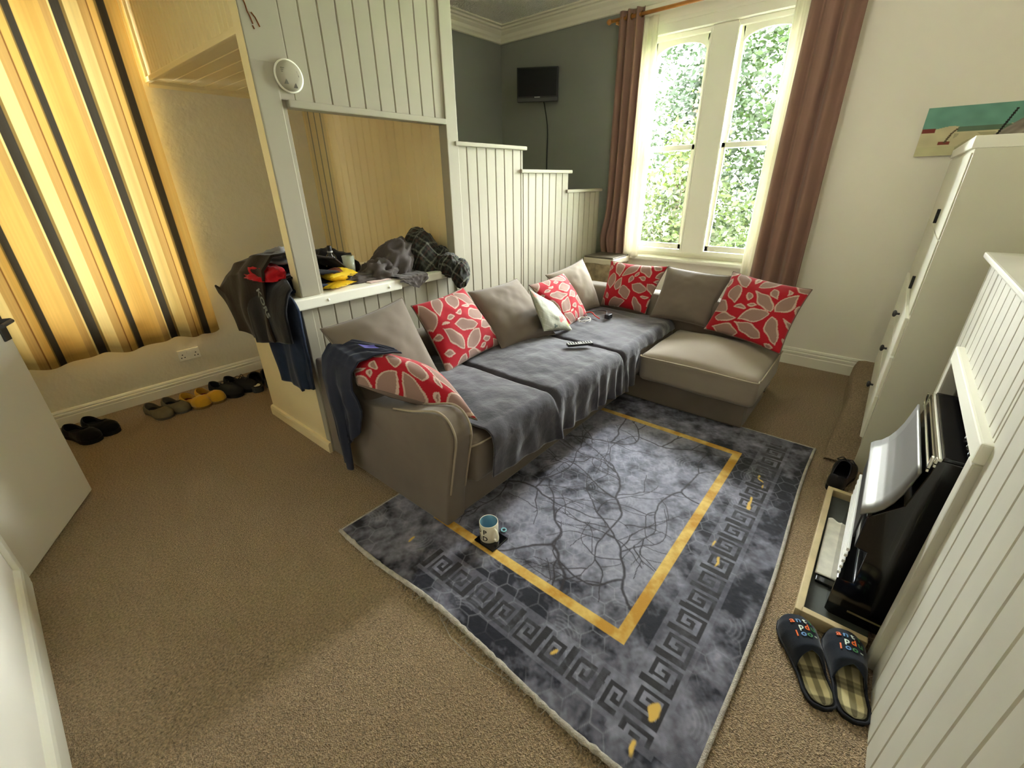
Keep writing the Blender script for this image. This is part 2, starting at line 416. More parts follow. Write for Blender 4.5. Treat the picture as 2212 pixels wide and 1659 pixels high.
MB().box((1.15, YP-.02, 1.83), (2.125, YP+.06, 1.862), .006).build('hatch_rail', white, part)
MB().box((2.125, YP-.012, 0), (2.222, YP+.06, CZ), .005).build('tall_post', white, part)
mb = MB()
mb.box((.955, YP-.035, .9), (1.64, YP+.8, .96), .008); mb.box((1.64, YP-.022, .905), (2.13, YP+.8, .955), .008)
led = mb.build('ledge', winw, part)  # brighter copy of the boards' white, painting light onto the ledge
for x in (1.145, 1.545): MB().lathe([(0, -.006), (.006, -.0055), (.009, 0)], (x, YP-.035, .93), 14, 'y').build('screw_cap', winw, led, True)
mb = MB()
mb.box((1.0, YP-.006, .0), (1.06, YP+.05, .9), .004)       # corner post
mb.build('corner_post', white, part)
mb = MB(); mb.box((.998, YP+.045, .0), (1.03, YP+.8, .9), .004); mb.build('end_panel', yellowboard, part)
pr = [(0, 0), (.02, 0), (.02, .055), (.014, .068), (0, .072)]
MB().prism([(.998-d, z) for d, z in pr], 'y', YP-.008, YP+.8).build('end_skirting', yellowboard, part)
steps = [(2.222, 2.905, 1.745), (2.905, 3.545, 1.59), (3.545, 4.10, 1.435)]
mb = MB()
for (a, b, z) in steps: boards_x(mb, a, b, YP, 0, z-.018, phase=2.2086)
mb.box((4.088, YP-.002, 0), (4.105, YP+.05, 1.42), .004)
mb.build('stepped_boards', white, part)
for (a, b, z) in ((2.19, 2.93, 1.745), (2.865, 3.575, 1.59), (3.505, 4.125, 1.435)):
    MB().box((a, YP-.022, z-.026), (b, YP+.07, z), .006).build('step_cap', white, part)
mb = MB()
for path in ([(1.043, 2.215), (1.052, 2.19), (1.055, 2.165), (1.062, 2.15), (1.068, 2.125)], [(1.07, 2.165), (1.083, 2.15), (1.095, 2.12)], [(1.065, 2.12), (1.07, 2.108)]):
    mb.tube([(x, YP-.003, z) for x, z in path], .0026, 6)
mb.build('rust_mark', M('rust', S(112, 62, 26), .8), part)
# boards closing the space behind the hatch, and the overhead boxing with its flat underside
mb = MB(); boards_y(mb, YP+.06, YL, 2.14, 0, 2.14, -1); struct(mb.build('wall_alcove', yellowboard))
box = root('trim_3', (1.6, 3.2, 2.14))
mb = MB(); boards_y(mb, YP+.05, YL-.05, 1.10, 2.15, CZ, -1, pitch=.055)
mb.box((1.085, YL-.06, 2.15), (1.11, YL, CZ), .004); mb.build('face_boards', yellowboard, box)
MB().box((1.086, YP+.05, 2.135), (1.115, YL, 2.165), .006).build('face_bead', yellowboard, box)
mb = MB()
for i in range(10):
    x0 = 1.115+i*.1022; mb.box((x0+.001, YP+.05, 2.15), (x0+.1012, YL, 2.168), .004, seg=1)
mb.box((1.115, YP+.05, 2.162), (2.14, YL, 2.19), 0)
mb.build('soffit_boards', yellowboard, box)
MB().prism([(YL, 2.15), (YL-.03, 2.15), (YL-.026, 2.132), (YL-.006, 2.118), (YL, 2.116)], 'x', 1.1, 2.14).build('soffit_moulding', yellowboard, box)

# ---------------------------------------------------------------- door on the near wall
dr = root('door_1', (-.33, 2.40, 0))
d0 = Vector((-.325, 2.43, 0)); d1 = Vector((-.035, 3.0, 0)); dv = (d1-d0); ln = dv.length; dv.normalize(); nv = Vector((-dv.y, dv.x, 0))
MD = Matrix((dv, nv, Vector((0, 0, 1)))).transposed().to_4x4(); MD.translation = d0
MB().box((0, 0, .008), (ln, .038, 2.0), .004, M4=MD).build('door_leaf', doorm, dr)
hd = MB(); hd.box((ln-.06, -.008, .88), (ln-.012, 0, 1.02), .003, M4=MD)
hd.tube([MD @ Vector(p) for p in ((ln-.036, -.004, .97), (ln-.036, -.045, .97), (ln-.05, -.055, .97), (ln-.13, -.055, .965))], .009, 10)
hd.build('door_handle', dkgrey, dr)
MB().box((ln-.001, .008, .90), (ln+.012, .03, .99), .003, M4=MD).build('door_latch', dkgrey, dr)

# carpeted low step along the right-hand side
def stp(u, v):
    x = lerp(2.78, 4.31, u); t = v; h = .14*min(1, max(0, (x-2.72)/1.1))**1.0+.012
    y = -.035+.03*math.sin(x*5)*.3
    pts = [(y, 0), (y-.004, h*.6), (y-.02, h*.92), (y-.06, h), (-.8, h)]
    k = t*(len(pts)-1); i = min(int(k), len(pts)-2); f_ = k-i
    return (x, lerp(pts[i][0], pts[i+1][0], f_), lerp(pts[i][1], pts[i+1][1], f_))
struct(MB().grid(stp, 24, 16).build('floor_step', carpet, smooth=True))
# ================================================================ FIRE SURROUND
FY = -.33
fs = thing('fire_surround', (1.9, -.55, 0), 'grey-white boarded fireplace surround with a framed opening, beside the tall white cabinet', 'fireplace')
fpaint = M('surround_paint', S(200, 197, 184), .5, .3, bump=(30, .1, .003), var=(3, .04))
mb = MB()
X0, X1, OZ, ZT = .55, 2.58, .84, 1.20
def bx(a, b, z0, z1):
    boards_x_r(mb, a, b, z0, z1)
def boards_x_r(mb, x0, x1, z0, z1, pitch=.098, phase=1.472):
    k = math.floor((x0-phase)/pitch); xs = [x0]
    while True:
        k += 1; x = phase+k*pitch
        if x >= x1-.004: break
        if x > x0+.004: xs.append(x)
    xs.append(x1)
    for a, b in zip(xs[:-1], xs[1:]): mb.box((a+.0012, FY-.018, z0), (b-.0012, FY, z1), .0045, seg=1)
    mb.box((x0+.002, FY-.05, z0+.001), (x1-.002, FY-.006, z1-.001), 0)
boards_x_r(mb, X0, 1.50, 0, ZT); boards_x_r(mb, 1.50, 2.34, OZ, ZT); boards_x_r(mb, 2.34, X1, 0, ZT)
mb.box((X1-.02, -.8, 0), (X1, FY-.01, ZT), .003); mb.box((X0, -.8, 0), (X0+.02, FY-.01, ZT), .003)
mb.build('boarding', fpaint, fs)
mb = MB(); mb.box((X0-.02, -.8, ZT), (X1+.012, FY+.03, ZT+.022), .006); mb.build('mantel_shelf', fpaint, fs)
mb = MB(); mb.box((1.455, FY-.03, OZ-.01), (2.36, FY+.024, OZ+.05), .006); mb.build('lintel_frame', winw, fs)
for a in (1.455, 2.325):
    MB().box((a, FY-.03, 0), (a+.055, FY+.022, OZ-.012), .006).build('jamb_frame', fpaint, fs)
mb = MB()
mb.box((1.46, -.78, 0), (1.5, FY-.04, OZ), 0); mb.box((2.35, -.78, 0), (2.39, FY-.04, OZ), 0); mb.box((1.46, -.8, 0), (2.39, -.76, OZ+.04), 0)
mb.box((1.46, -.78, OZ), (2.39, FY-.04, OZ+.04), 0)
mb.build('fire_recess', brick, fs)

# hearth: slate tiles in a pine edging
he = thing('hearth', (1.99, -.2, 0), 'slate hearth tray with a pale pine edging in front of the black electric fire', 'hearth')
mb = MB()
mb.box((1.51, -.108, 0), (2.425, -.083, .052), .003); mb.box((1.51, FY+.03, 0), (1.535, -.1, .052), .003); mb.box((2.40, FY+.03, 0), (2.425, -.1, .052), .003)
mb.build('edging', woodp, he)
mb = MB()
for i in range(3):
    a = 1.535+i*.2883; mb.box((a+.001, FY+.024, .0), (a+.287, -.108, .016), .002)
mb.build('slate_tile', slate, he)

# electric fire
ef = thing('electric_fire', (1.88, -.3, .016), 'black electric fire with a swept silver hood standing on the hearth in the opening', 'heater')
A, B = 1.60, 2.15
mb = MB()
mb.prism([(-.185, .018), (-.168, .03), (-.168, .19), (-.215, .195), (-.215, .34), (-.178, .345), (-.178, .47), (-.19, .49), (-.25, .56), (-.268, .68), (-.275, .745), (-.44, .745), (-.44, .018)], 'x', A, B, .003)
mb.build('casing', blackgloss, ef)
prof = [(-.166, .476), (-.176, .488), (-.195, .502), (-.213, .526), (-.228, .558), (-.24, .598), (-.248, .64), (-.256, .69)]
def hood(u, v):
    k = v*(len(prof)-1); i = min(int(k), len(prof)-2); t = k-i
    return (lerp(A-.004, B+.004, u), lerp(prof[i][0], prof[i+1][0], t)+.006, lerp(prof[i][1], prof[i+1][1], t)+.004)
MB().grid(hood, 8, 28).build('hood', steel, ef, True, solid=.006)
mb = MB(); mb.box((A+.03, -.172, .36), (B-.03, -.166, .465), .002); mb.build('control_panel', dkgrey, ef)
for i in range(5):
    z = .205+i*.027
    MB().box((A+.004, -.172, z), (B-.004, -.162, z+.013), .003).build('louvre', slatm, ef)
mb = MB()
for y, z0 in ((-.262, .70), (-.272, .72)):
    mb.box((A-.003, y-.003, z0), (A+.01, y+.004, .75), .001); mb.box((B-.01, y-.003, z0), (B+.003, y+.004, .75), .001)
    mb.box((A-.003, y-.003, z0+.008), (B+.003, y+.004, z0+.014), .001)
mb.box((A-.003, -.283, .742), (B+.003, -.272, .752), .002)
mb.build('chrome_edge', chrome, ef)
MB().box((A, -.44, .745), (B, -.283, .758), .003).build('top_plate', blackgloss, ef)
for x in (1.67, 1.72, 1.78): MB().lathe([(0, .012), (.012, .011), (.014, 0)], (x, -.35, .758), 14).build('control_knob', blackgloss, ef, True)
MB().box((A-.0015, -.33, .06), (A, -.23, .068), 0).build('name_strip', M('dull_brass_strip', S(120, 110, 80), .4), ef)

# black slab and paper on the hearth
sl = MB().box((1.73, -.21, .0165), (2.13, -.122, .03), .004).build('laptop', blackgloss)
tag(sl, 'closed black glossy slab lying on the slate hearth under the pale paper', 'laptop')
pm = M('veined_paper', S(226, 222, 208), .6, .2, var=(22, .12))
def pap(u, v):
    x = lerp(1.765, 2.165, u)+.01*math.sin(v*9)*(1 if u > .95 else 0); y = lerp(-.116, -.195, v)
    return (x, y, .0325+.004*abs(nz(x*9, y*9))+(0 if u < .9 else .006*(u-.9)*10))
tag(MB().grid(pap, 30, 10).build('paper', pm, smooth=True, solid=.0015), 'pale grey-veined sheet of paper lying on the hearth before the fire', 'paper')

# ---------------------------------------------------------------- tall white cabinet in the alcove
cabm = M('cabinet_white', S(212, 209, 190), .38, .4, var=(2, .02))
cb = thing('cabinet', (3.2, -.45, 0), 'tall plain white cabinet with a row of low drawers against the window wall', 'cabinet')
cx0, cx1, cy = 2.76, 4.24, -.165
MB().box((cx0, -.78, .155), (cx1, cy, 1.60), .002).build('body', cabm, cb)
MB().box((cx0, -.78, .0), (cx0+.02, cy, .158), .002).build('side_panel', cabm, cb)
mb = MB(); mb.box((cx0, -.78, 1.60), (cx1+.005, cy+.012, 1.646), .002); mb.build('top_board', winw, cb)
n = 1
for i in range(n):
    a = cx0+.022+(cx1-cx0-.03)*i/n; b = cx0+.022+(cx1-cx0-.03)*(i+1)/n-.004
    for (z0, z1) in ((.89, 1.235), (1.24, 1.585)):
        dd = MB().box((a, cy, z0), (b, cy+.006, z1), .002).build('cupboard_door', cabm, cb)
        MB().box((a+.55, cy+.006, z0+.03), (a+.562, cy+.02, z0+.10), .002).build('pull', black, dd)
    for (z0, z1) in ((.68, .875), (.46, .67), (.2, .45)):
        dw = MB().box((a, cy, z0), (b, cy+.016, z1), .003).build('drawer', winw, cb)
        h = MB(); zc = (z0+z1)/2; xc = a+.52
        h.lathe([(.006, 0), (.006, .012), (.018, .018), (.02, .026), (.012, .032), (0, .033)], (xc, cy+.016, zc), 16, 'y')
        h.build('knob', dkgrey, dw, True)

# painting on the window wall above the cabinet
def paint(u, v):
    teal = np.array(S(110, 160, 146)); cr = np.array(S(206, 198, 160)); k = nz(u*7, v*5, 3)
    c = teal*(1+.25*k) if v < .42+.06*nz(u*5, 1) else cr*(1+.15*k)
    if .42 < v < .52 and u > .35: c = np.array(S(96, 120, 100))*(1+.3*k)
    if abs(v-.47) < .045 and .0 < u < .14: c = np.array(S(128, 60, 52))
    if abs(v-.74) < .03 and .2 < u < .32: c = np.array(S(132, 66, 54))
    if abs(u-(.27+.22*(.72-v)+.25*max(0, .55-v))) < .012 and .45 < v < .74: c = np.array(S(92, 78, 56))
    if v > .55 and .34 < u < .75 and nz(u*6, v*6, 8) > .05: c = c*.72
    if v > .8: c = c*np.array((.93, .97, .93))
    if u > .68:
        g = .5+.5*nz(u*14+v*9, v*4, 5)
        if v > .2+.5*(1-(u-.68)/.32)*.9: c = np.array(S(int(90+110*g), int(84+104*g), int(78+98*g)))
    if abs(u-(.76-.2*(v-.5))) < .012 and .12 < v < .95: c = np.array(S(30, 28, 26))
    return tuple(np.clip(c, 0, 1))
pa = M('painted_canvas', (.5, .5, .5), .6, .25, attr='Col', bump=(150, .3, .002))
mb = MB(); mb.grid(lambda u, v: (XW-.02, lerp(.035, -.46, u), lerp(1.90, 1.62, v)), 120, 90, colf=paint)
mb.box((XW-.019, -.46, 1.62), (XW-.001, .035, 1.90), .002)
tag(mb.build('painting', pa), 'unframed teal and cream seaside painting hanging on the cream wall above the cabinet', 'painting')

# ================================================================ CURTAINS
def drape(name, ymid, ax, parent, x, y0, y1, z0, z1, folds, amp, mat, seed, gather=.0, flare=0, top_push=0, axis='y', ncol=None, sol=.004, nu=120, nv=40, hemwave=.01, bulge=None):
    ph = [0]; rnd = random.Random(seed)
    for i in range(folds*2): ph.append(ph[-1]+rnd.uniform(.6, 1.4))
    ph = np.array(ph)/ph[-1]; am = [rnd.uniform(.6, 1.2) for _ in ph]
    def fn(u, v):
        k = np.interp(u, ph, np.arange(len(ph))); a = np.interp(u, ph, am)
        d = amp*a*math.sin(math.pi*k)*(.55+.45*v) + .008*nz(u*9, v*3, seed)
        s = lerp(y0, y1, u); mid = (y0+y1)/2; s = mid+(s-mid)*(1-gather*math.sin(math.pi*v))*(1+flare*v)
        z = lerp(z1, z0, v)+hemwave*math.sin(u*17+seed)*v
        if bulge: dx, ds = bulge(u, v); d += dx; s += ds
        return (x+d, s, z) if axis == 'y' else (s, x+d, z)
    return fn
# rod
RX, RZ = 4.2, 2.755
rod = thing('curtain_rod', (RX, 1.4, RZ), 'pine curtain pole above the arched window, with a brown curtain at each end', 'curtain pole')
MB().tube([(RX, .3, RZ), (RX, 2.36, RZ)], .014, 16).build('pole', rodm, rod, True)
for y, s in ((.3, -1), (2.36, 1)):
    MB().lathe([(0, .05*s), (.012, .046*s), (.022, .03*s), (.02, .015*s), (.013, .008*s), (.016, 0)], (RX, y, RZ), 18, 'y').build('finial', rodm, rod, True)
    MB().box((RX-.006, y-s*.05-.01, RZ-.03), (XW, y-s*.05+.01, RZ-.012), .003).build('bracket', rodm, rod)
def curtain(name, label, y0, y1, lin0, lin1, zb, seed, flare, bulge=None, lb=None, sgn=1):
    t = thing(name, (RX, (y0+y1)/2, zb), label, 'curtain', 'brown curtains at the arched window')
    MB().grid(drape('', 0, 0, None, RX, y0, y1, zb, RZ+.05, 3, .045, None, seed, flare=flare, bulge=bulge), 120, 50).build('face_cloth', brownc, t, True, solid=.004)
    MB().grid(drape('', 0, 0, None, RX+.035, lin0, lin1, zb+.06, RZ-.02, 2, .02, None, seed+3, flare=flare*.6, bulge=lb), 60, 50).build('lining', liningm, t, True, solid=.003)
    for k in range(5):
        y = lerp(y0, y1, (k+.5)/5)
        r = MB().tube([(RX+.02*math.cos(a), y, RZ+.02*math.sin(a)) for a in np.linspace(0, 2*math.pi, 17)[:-1]], .004, 8, True).build('eyelet', M('eyelet_brass', S(150, 110, 60), .3, metal=.8), t, True)
    return t
curtain('curtain', 'gathered brown curtain with white lining left of the window, bunched by the step panelling', 2.06, 2.285, 1.94, 2.075, .74, 4, .0,
        bulge=lambda u, v: (-.03*math.exp(-((v-.88)/.1)**2), (.03 if u > .5 else -.01)*math.exp(-((v-.9)/.07)**2)),
        lb=lambda u, v: (-.01*v, -.05*max(0, v-.4)*(1-u)))
curtain('curtain', 'brown curtain with white lining hanging right of the window, behind the red cushion', .52, .84, .80, .94, .45, 9, .12,
        bulge=lambda u, v: (0, .0), lb=lambda u, v: (0, -.0))

# striped curtain over the left-hand window
strp = M('striped_curtain_cloth', (.6, .5, .2), .8, .1, attr='Col', trans=.13, bump=(300, .2, .002))
gold, butter, olive, dark, tan_, rust_ = [np.array(S(*c)) for c in ((222, 182, 102), (240, 218, 150), (140, 118, 70), (66, 62, 54), (196, 160, 96), (140, 98, 54))]
SEQ = [(gold, .085), (dark, .045), (olive, .012), (gold, .045), (rust_, .012), (tan_, .05), (butter, .075), (olive, .02), (dark, .06), (butter, .014), (tan_, .05), (gold, .06)]
TOT = sum(w for _, w in SEQ)
def stripe(s):
    s = s % TOT
    for c, w in SEQ:
        if s < w: return c
        s -= w
    return SEQ[-1][0]
def scol(u, v):
    c = stripe((1-u)*1.42)*(1+.10*nz(u*160, v*2, 1))
    if v > .978: c = c*.45
    elif v > .955: c = c*.8
    return tuple(np.clip(c, 0, 1))
t = thing('curtain', (.5, 4.02, .445), 'short gold and grey striped curtain, glowing with daylight, on the wall above the socket', 'curtain')
base = drape('', 0, 0, None, 4.015, -.09, 1.05, .445, 2.93, 6, .034, None, 21, axis='x', hemwave=.012)
MB().grid(base, 320, 60, colf=scol).build('striped_cloth', strp, t, True)
MB().tube([(-.15, 4.02, 2.9), (1.09, 4.02, 2.9)], .012, 12).build('track', winw, t, True)

# ================================================================ SOCKET, ALARM, TV
so = thing('power_socket', (.81, YL-.01, .242), 'white double power socket on the lumpy cream wall under the striped curtain', 'socket')
MB().box((.738, YL-.012, .242), (.885, YL+.0, .328), .003).build('plate', winw, so)
MB().box((.795, YL-.016, .295), (.828, YL-.011, .32), .002).build('rocker_switch', winw, so)
for cx in (.766, .857):
    for dx, dz in ((0, .035), (-.011, .012), (.011, .012)): MB().box((cx+dx-.004, YL-.0135, .252+dz), (cx+dx+.004, YL-.0118, .259+dz), 0).build('pin_hole', black, so)
al = thing('smoke_alarm', (1.175, YP, 1.955), 'round white smoke alarm on the boarded partition above the hatch corner', 'alarm')
c = (1.178, YP-.001, 1.955)
MB().lathe([(0, -.012), (.066, -.012), (.066, 0), (0, 0)], c, 40, 'y').build('base_ring', winw, al, True)
MB().lathe([(0, -.034), (.03, -.034), (.048, -.03), (.056, -.022), (.06, -.012)], c, 40, 'y').build('dome', white, al, True)
slg = M('slot_dark_grey', S(96, 92, 78), .8)
for k in range(3):
    MB().box((1.135, YP-.0335, 1.978-k*.007), (1.152, YP-.029, 1.981-k*.007), .0005).build('vent_slot', slg, al)
for (a, b) in ((1.19, 1.918), (1.205, 1.962), (1.15, 1.93)):
    MB().prism([(a-.009, b-.01), (a+.009, b-.01), (a+.001, b+.012)], 'y', YP-.0345, YP-.028).build('vent_slot', slg, al)
tv = thing('wall_television', (4.2, 3.14, 2.24), 'small black wall television on the grey wall above the white steps', 'television')
TM = Matrix.Translation((4.17, 3.14, 2.385)) @ Matrix.Diagonal((1, .9, .88, 1)) @ Matrix.Rotation(R(31), 4, 'Z')           # swung out on its arm
MB().box((-.02, -.222, -.163), (.025, .222, .167), .006, M4=TM).build('casing', black, tv)
MB().box((-.023, -.208, -.113), (-.019, .208, .155), .001, M4=TM).build('screen', M('television_screen', S(10, 10, 11), .3, .2), tv)
MB().box((-.027, -.222, -.163), (-.019, .222, -.127), .003, M4=TM).build('speaker_bar', dkgrey, tv)
MB().box((-.0245, -.03, -.124), (-.0225, .03, -.117), .0005, M4=TM).build('badge', silver, tv)
mb = MB(); mb.tube([TM @ Vector((.02, 0, 0)), (4.25, 3.165, 2.385), (XW, 3.165, 2.385)], .018, 10); mb.build('bracket_arm', black, tv, True)
MB().box((XW-.012, 3.115, 2.32), (XW, 3.215, 2.45), .003).build('wall_plate', black, tv)
cab = MB().tube(spl([(4.215, 3.10, 2.26), (4.25, 3.105, 2.2), (4.31, 3.108, 2.0), (4.32, 3.118, 1.7), (4.32, 3.115, 1.3), (4.32, 3.115, .95)], 6), .006, 8).build('television_cable', black, smooth=True)
tag(cab, 'black cable hanging down the grey wall below the small television', 'cable')

# box in the corner behind the sofa
bxm = M('worn_box_card', S(150, 134, 104), .6, .3, var=(18, .35), bump=(25, .5, .01))
bo = thing('storage_box', (4.0, 2.14, 0), 'grey-brown box with a ragged pale top edge between the sofa and the window', 'box')
MB().box((3.84, 1.98, 0), (4.16, 2.29, .82), .012).build('carton', bxm, bo)
def lidf(u, v):
    a = 2*math.pi*u; r = .175; x, y = 4.0+max(-.165, min(.165, 1.5*r*math.cos(a))), 2.135+max(-.16, min(.16, 1.5*r*math.sin(a)))
    return (x, y, .82-.05*v-(.025*abs(nz(u*14, 2))+.0)*v)
MB().grid(lidf, 80, 4).build('torn_wrap', M('creased_clear_wrap', S(205, 196, 172), .25, .5, bump=(30, .5, .01)), bo, True, solid=.003)
MB().box((3.838, 1.978, .815), (4.162, 2.292, .835), .008).build('lid', M('dark_box_lid', S(92, 84, 70), .5, .3), bo)
# ================================================================ RUG
RX0, RX1, RY0, RY1, RT = .675, 2.854, .018, 1.648, .013
def make_rug():
    NX, NY = 600, 450
    xs = np.linspace(RX0, RX1, NX); ys = np.linspace(RY0, RY1, NY)
    X, Y = np.meshgrid(xs, ys)
    rng = np.random.RandomState(5); rnd = random.Random(11)
    sx, sy = (RX1-RX0)/(NX-1), (RY1-RY0)/(NY-1)
    def vnoise(scale, seed, oct=4):
        out = np.zeros_like(X); amp = 1; tot = 0
        r = np.random.RandomState(seed)
        for o in range(oct):
            g = r.rand(int((RY1-RY0)*scale)+3, int((RX1-RX0)*scale)+3)
            gx = (X-RX0)*scale; gy = (Y-RY0)*scale; ix = gx.astype(int); iy = gy.astype(int); fx = gx-ix; fy = gy-iy
            fx = fx*fx*(3-2*fx); fy = fy*fy*(3-2*fy)
            v = (g[iy, ix]*(1-fx)+g[iy, ix+1]*fx)*(1-fy)+(g[iy+1, ix]*(1-fx)+g[iy+1, ix+1]*fx)*fy
            out += v*amp; tot += amp; amp *= .6; scale *= 2.1
        return out/tot
    n1 = vnoise(3, 1); n2 = vnoise(14, 2); n3 = vnoise(60, 3, 2)
    wx = (vnoise(7, 7, 3)-.5)*.05; wy = (vnoise(7, 8, 3)-.5)*.05
    inner = ((X > 1.0) & (X < 2.53) & (Y > .35) & (Y < 1.31)).astype(float)
    t = np.clip((n1-.5)*1.4+(n2-.5)*1.9+.5+(inner-.5)*.34, 0, 1)
    band = ((np.abs(Y-.206) < .075) & (X > .74)) | ((np.abs(X-.831) < .075) & (Y < 1.2))
    t = np.where(band, .30+.62*t, t)
    dk, lt = np.array(S(26, 27, 38)), np.array(S(136, 136, 152))
    col = dk[None, None]*(1-t[..., None])+lt[None, None]*t[..., None]
    col *= (.7+.6*n3)[..., None]
    # pale honeycomb tracing, broken up
    hs = .085
    def hexd(px, py):
        a = np.stack([px/hs, py/hs/1.7320508]); 
        best = np.full(px.shape, 9.); sec = np.full(px.shape, 9.)
        for off in (0, .5):
            cx_ = np.round(a[0]-off)+off; cy_ = np.round(a[1]-off)+off
            for dx in (-1, 0, 1):
                for dy in (-1, 0, 1):
                    d = np.hypot(px-(cx_+dx)*hs, py-(cy_+dy)*hs*1.7320508)
                    sec = np.where(d < best, best, np.where((d < sec) & (d > best+1e-6), d, sec)); best = np.minimum(best, d)
        return sec-best
    hd = hexd(X+wx*.5, Y+wy*.5)
    hexl = np.exp(-(hd/.004)**2)*np.clip((vnoise(4, 21, 2)-.42)*5, 0, 1)
    col = col*(1-.3*hexl[..., None])+np.array(S(176, 178, 190))[None, None]*(.3*hexl[..., None])
    # engraved arcs here and there
    arc = np.zeros_like(X)
    for _ in range(26):
        cx_, cy_ = rnd.uniform(RX0, RX1), rnd.uniform(RY0, RY1); a0 = rnd.uniform(0, 6.28)
        d = np.hypot(X-cx_, Y-cy_); an = np.abs((np.arctan2(Y-cy_, X-cx_)-a0+math.pi) % (2*math.pi)-math.pi)
        for k in range(4): arc = np.maximum(arc, np.exp(-((d-.05-.014*k)/.003)**2)*(an < .7))
    col = col*(1-.2*arc[..., None])+np.array(S(170, 172, 186))[None, None]*(.2*arc[..., None])
    # dark branching veins in the field
    vein = np.zeros_like(X)
    def stamp(p, q, r):
        x0, x1 = min(p[0], q[0])-.03, max(p[0], q[0])+.03; y0, y1 = min(p[1], q[1])-.03, max(p[1], q[1])+.03
        i0, i1 = max(0, int((x0-RX0)/sx)), min(NX, int((x1-RX0)/sx)+2); j0, j1 = max(0, int((y0-RY0)/sy)), min(NY, int((y1-RY0)/sy)+2)
        if i1 <= i0 or j1 <= j0: return
        px, py = X[j0:j1, i0:i1], Y[j0:j1, i0:i1]; dx, dy = q[0]-p[0], q[1]-p[1]; L2 = dx*dx+dy*dy+1e-9
        tt = np.clip(((px-p[0])*dx+(py-p[1])*dy)/L2, 0, 1); d = np.hypot(px-p[0]-tt*dx, py-p[1]-tt*dy)
        vein[j0:j1, i0:i1] = np.maximum(vein[j0:j1, i0:i1], np.clip(1.5-d/r, 0, 1))
    def walk(p, a, L, r, depth):
        st = .022; n = int(L/st)
        for k in range(n):
            a += rnd.gauss(0, .20); q = (p[0]+st*math.cos(a), p[1]+st*math.sin(a))
            if not (1.03 < q[0] < 2.50 and .38 < q[1] < 1.30): return
            stamp(p, q, max(.0018, r*(1-.75*k/n))); p = q
            if depth < 2 and rnd.random() < .11: walk(p, a+rnd.choice((-1, 1))*rnd.uniform(.5, 1.1), L*rnd.uniform(.35, .6), r*.62, depth+1)
    for (p, r) in (((1.226, .818), .0085), ((1.69, .745), .007), ((2.15, 1.02), .007), ((1.25, .48), .007), ((1.95, .5), .006), ((2.3, .75), .006), ((1.5, 1.12), .007)):
        for k in range(3): walk(p, k*2.1+rnd.uniform(-.5, .5), rnd.uniform(.4, .8), r*.85, 0)
    col = col*(1-.9*vein[..., None])+np.array(S(40, 34, 38))[None, None]*(.9*vein[..., None])
    # key border: a dark meander between the gold band and the edge, near side and right side
    key = np.zeros_like(X)
    bm_ = ["111111101", "100000101", "101110101", "101010101", "101000101", "101111101", "100000001"]
    cell = np.array([[int(c) for c in r] for r in bm_])
    def keyband(s, t_, lo, hi, a, b, L):
        m = (t_ >= 0) & (t_ < 1) & (s > a) & (s < b)
        cx_ = ((s/L) % 1*9).astype(int) % 9; cy_ = np.clip((t_*7).astype(int), 0, 6)
        return np.where(m, cell[cy_, cx_], 0)
    wob = .003
    key = np.maximum(key, keyband(X+wx*.08, (Y+wy*.08-.150)/.112, 0, 1, .76, 2.76, .118))
    key = np.maximum(key, keyband(Y+wy*.08, (X+wx*.08-.775)/.112, 0, 1, .27, 1.2, .118))
    kk = key*np.clip(.7+(n2-.4)*2.5, .55, .95)
    col = col*(1-kk[..., None])+np.array(S(36, 35, 38))[None, None]*kk[..., None]
    # gold band
    bw = .045; a0, a1, b0, b1 = 1.0, 2.53, .35, 1.37
    ob = (X > a0) & (X < a1) & (Y > b0) & (Y < b1); ib = (X > a0+bw) & (X < a1-bw) & (Y > b0+bw) & (Y < b1-bw)
    g = (ob & ~ib).astype(float); gt = np.clip((n2-.35)*2.6, 0, 1)
    gc = np.array(S(182, 134, 40))[None, None]*(1-gt[..., None])+np.array(S(218, 186, 104))[None, None]*gt[..., None]
    col = col*(1-g[..., None])+gc*g[..., None]
    # little gold flecks
    for (cx_, cy_, r, e) in ((.815, .165, .028, 2.6), (.80, .50, .017, 1.2), (1.67, .222, .016, 2), (1.6, .19, .012, 1.5), (2.1, .2, .015, 2.5), (2.3, .2, .012, 2), (.86, 1.33, .02, 2.2)):
        d = np.hypot((X-cx_)/e+wx*2.2+.02*(n2-.5), (Y-cy_)+wy*2.6); m = np.clip((r*.75-d)/.004, 0, 1)
        col = col*(1-m[..., None])+np.array(S(214, 176, 88))[None, None]*m[..., None]
    col = np.clip(col, 0, 1)
    # pile surface: gently waved, edges curling
    Z = RT+.003*(n1-.5)+.0012*(n3-.5)
    edge = np.exp(-((X-RX0)/.06)**2); Z = Z+edge*.012*np.clip(np.sin(Y*7+.6), 0, 1)
    XX = X-edge*.012*np.sin(Y*5.3)*1.0; YY = Y+np.exp(-((Y-RY0)/.08)**2)*.012*np.sin(X*3.1)
    V = np.stack([XX, YY, Z], -1).reshape(-1, 3)
    me = bpy.data.meshes.new('pile'); org = np.array([1.76, .83, 0])
    idx = np.arange(NX*NY).reshape(NY, NX)
    F = np.stack([idx[:-1, :-1], idx[:-1, 1:], idx[1:, 1:], idx[1:, :-1]], -1).reshape(-1, 4)
    me.from_pydata((V-org).tolist(), [], F.tolist()); me.polygons.foreach_set('use_smooth', [True]*len(F))
    ca = me.color_attributes.new('Col', 'FLOAT_COLOR', 'POINT'); buf = np.ones((NX*NY, 4), dtype=np.float32); buf[:, :3] = col.reshape(-1, 3)
    ca.data.foreach_set('color', buf.ravel()); me.update()
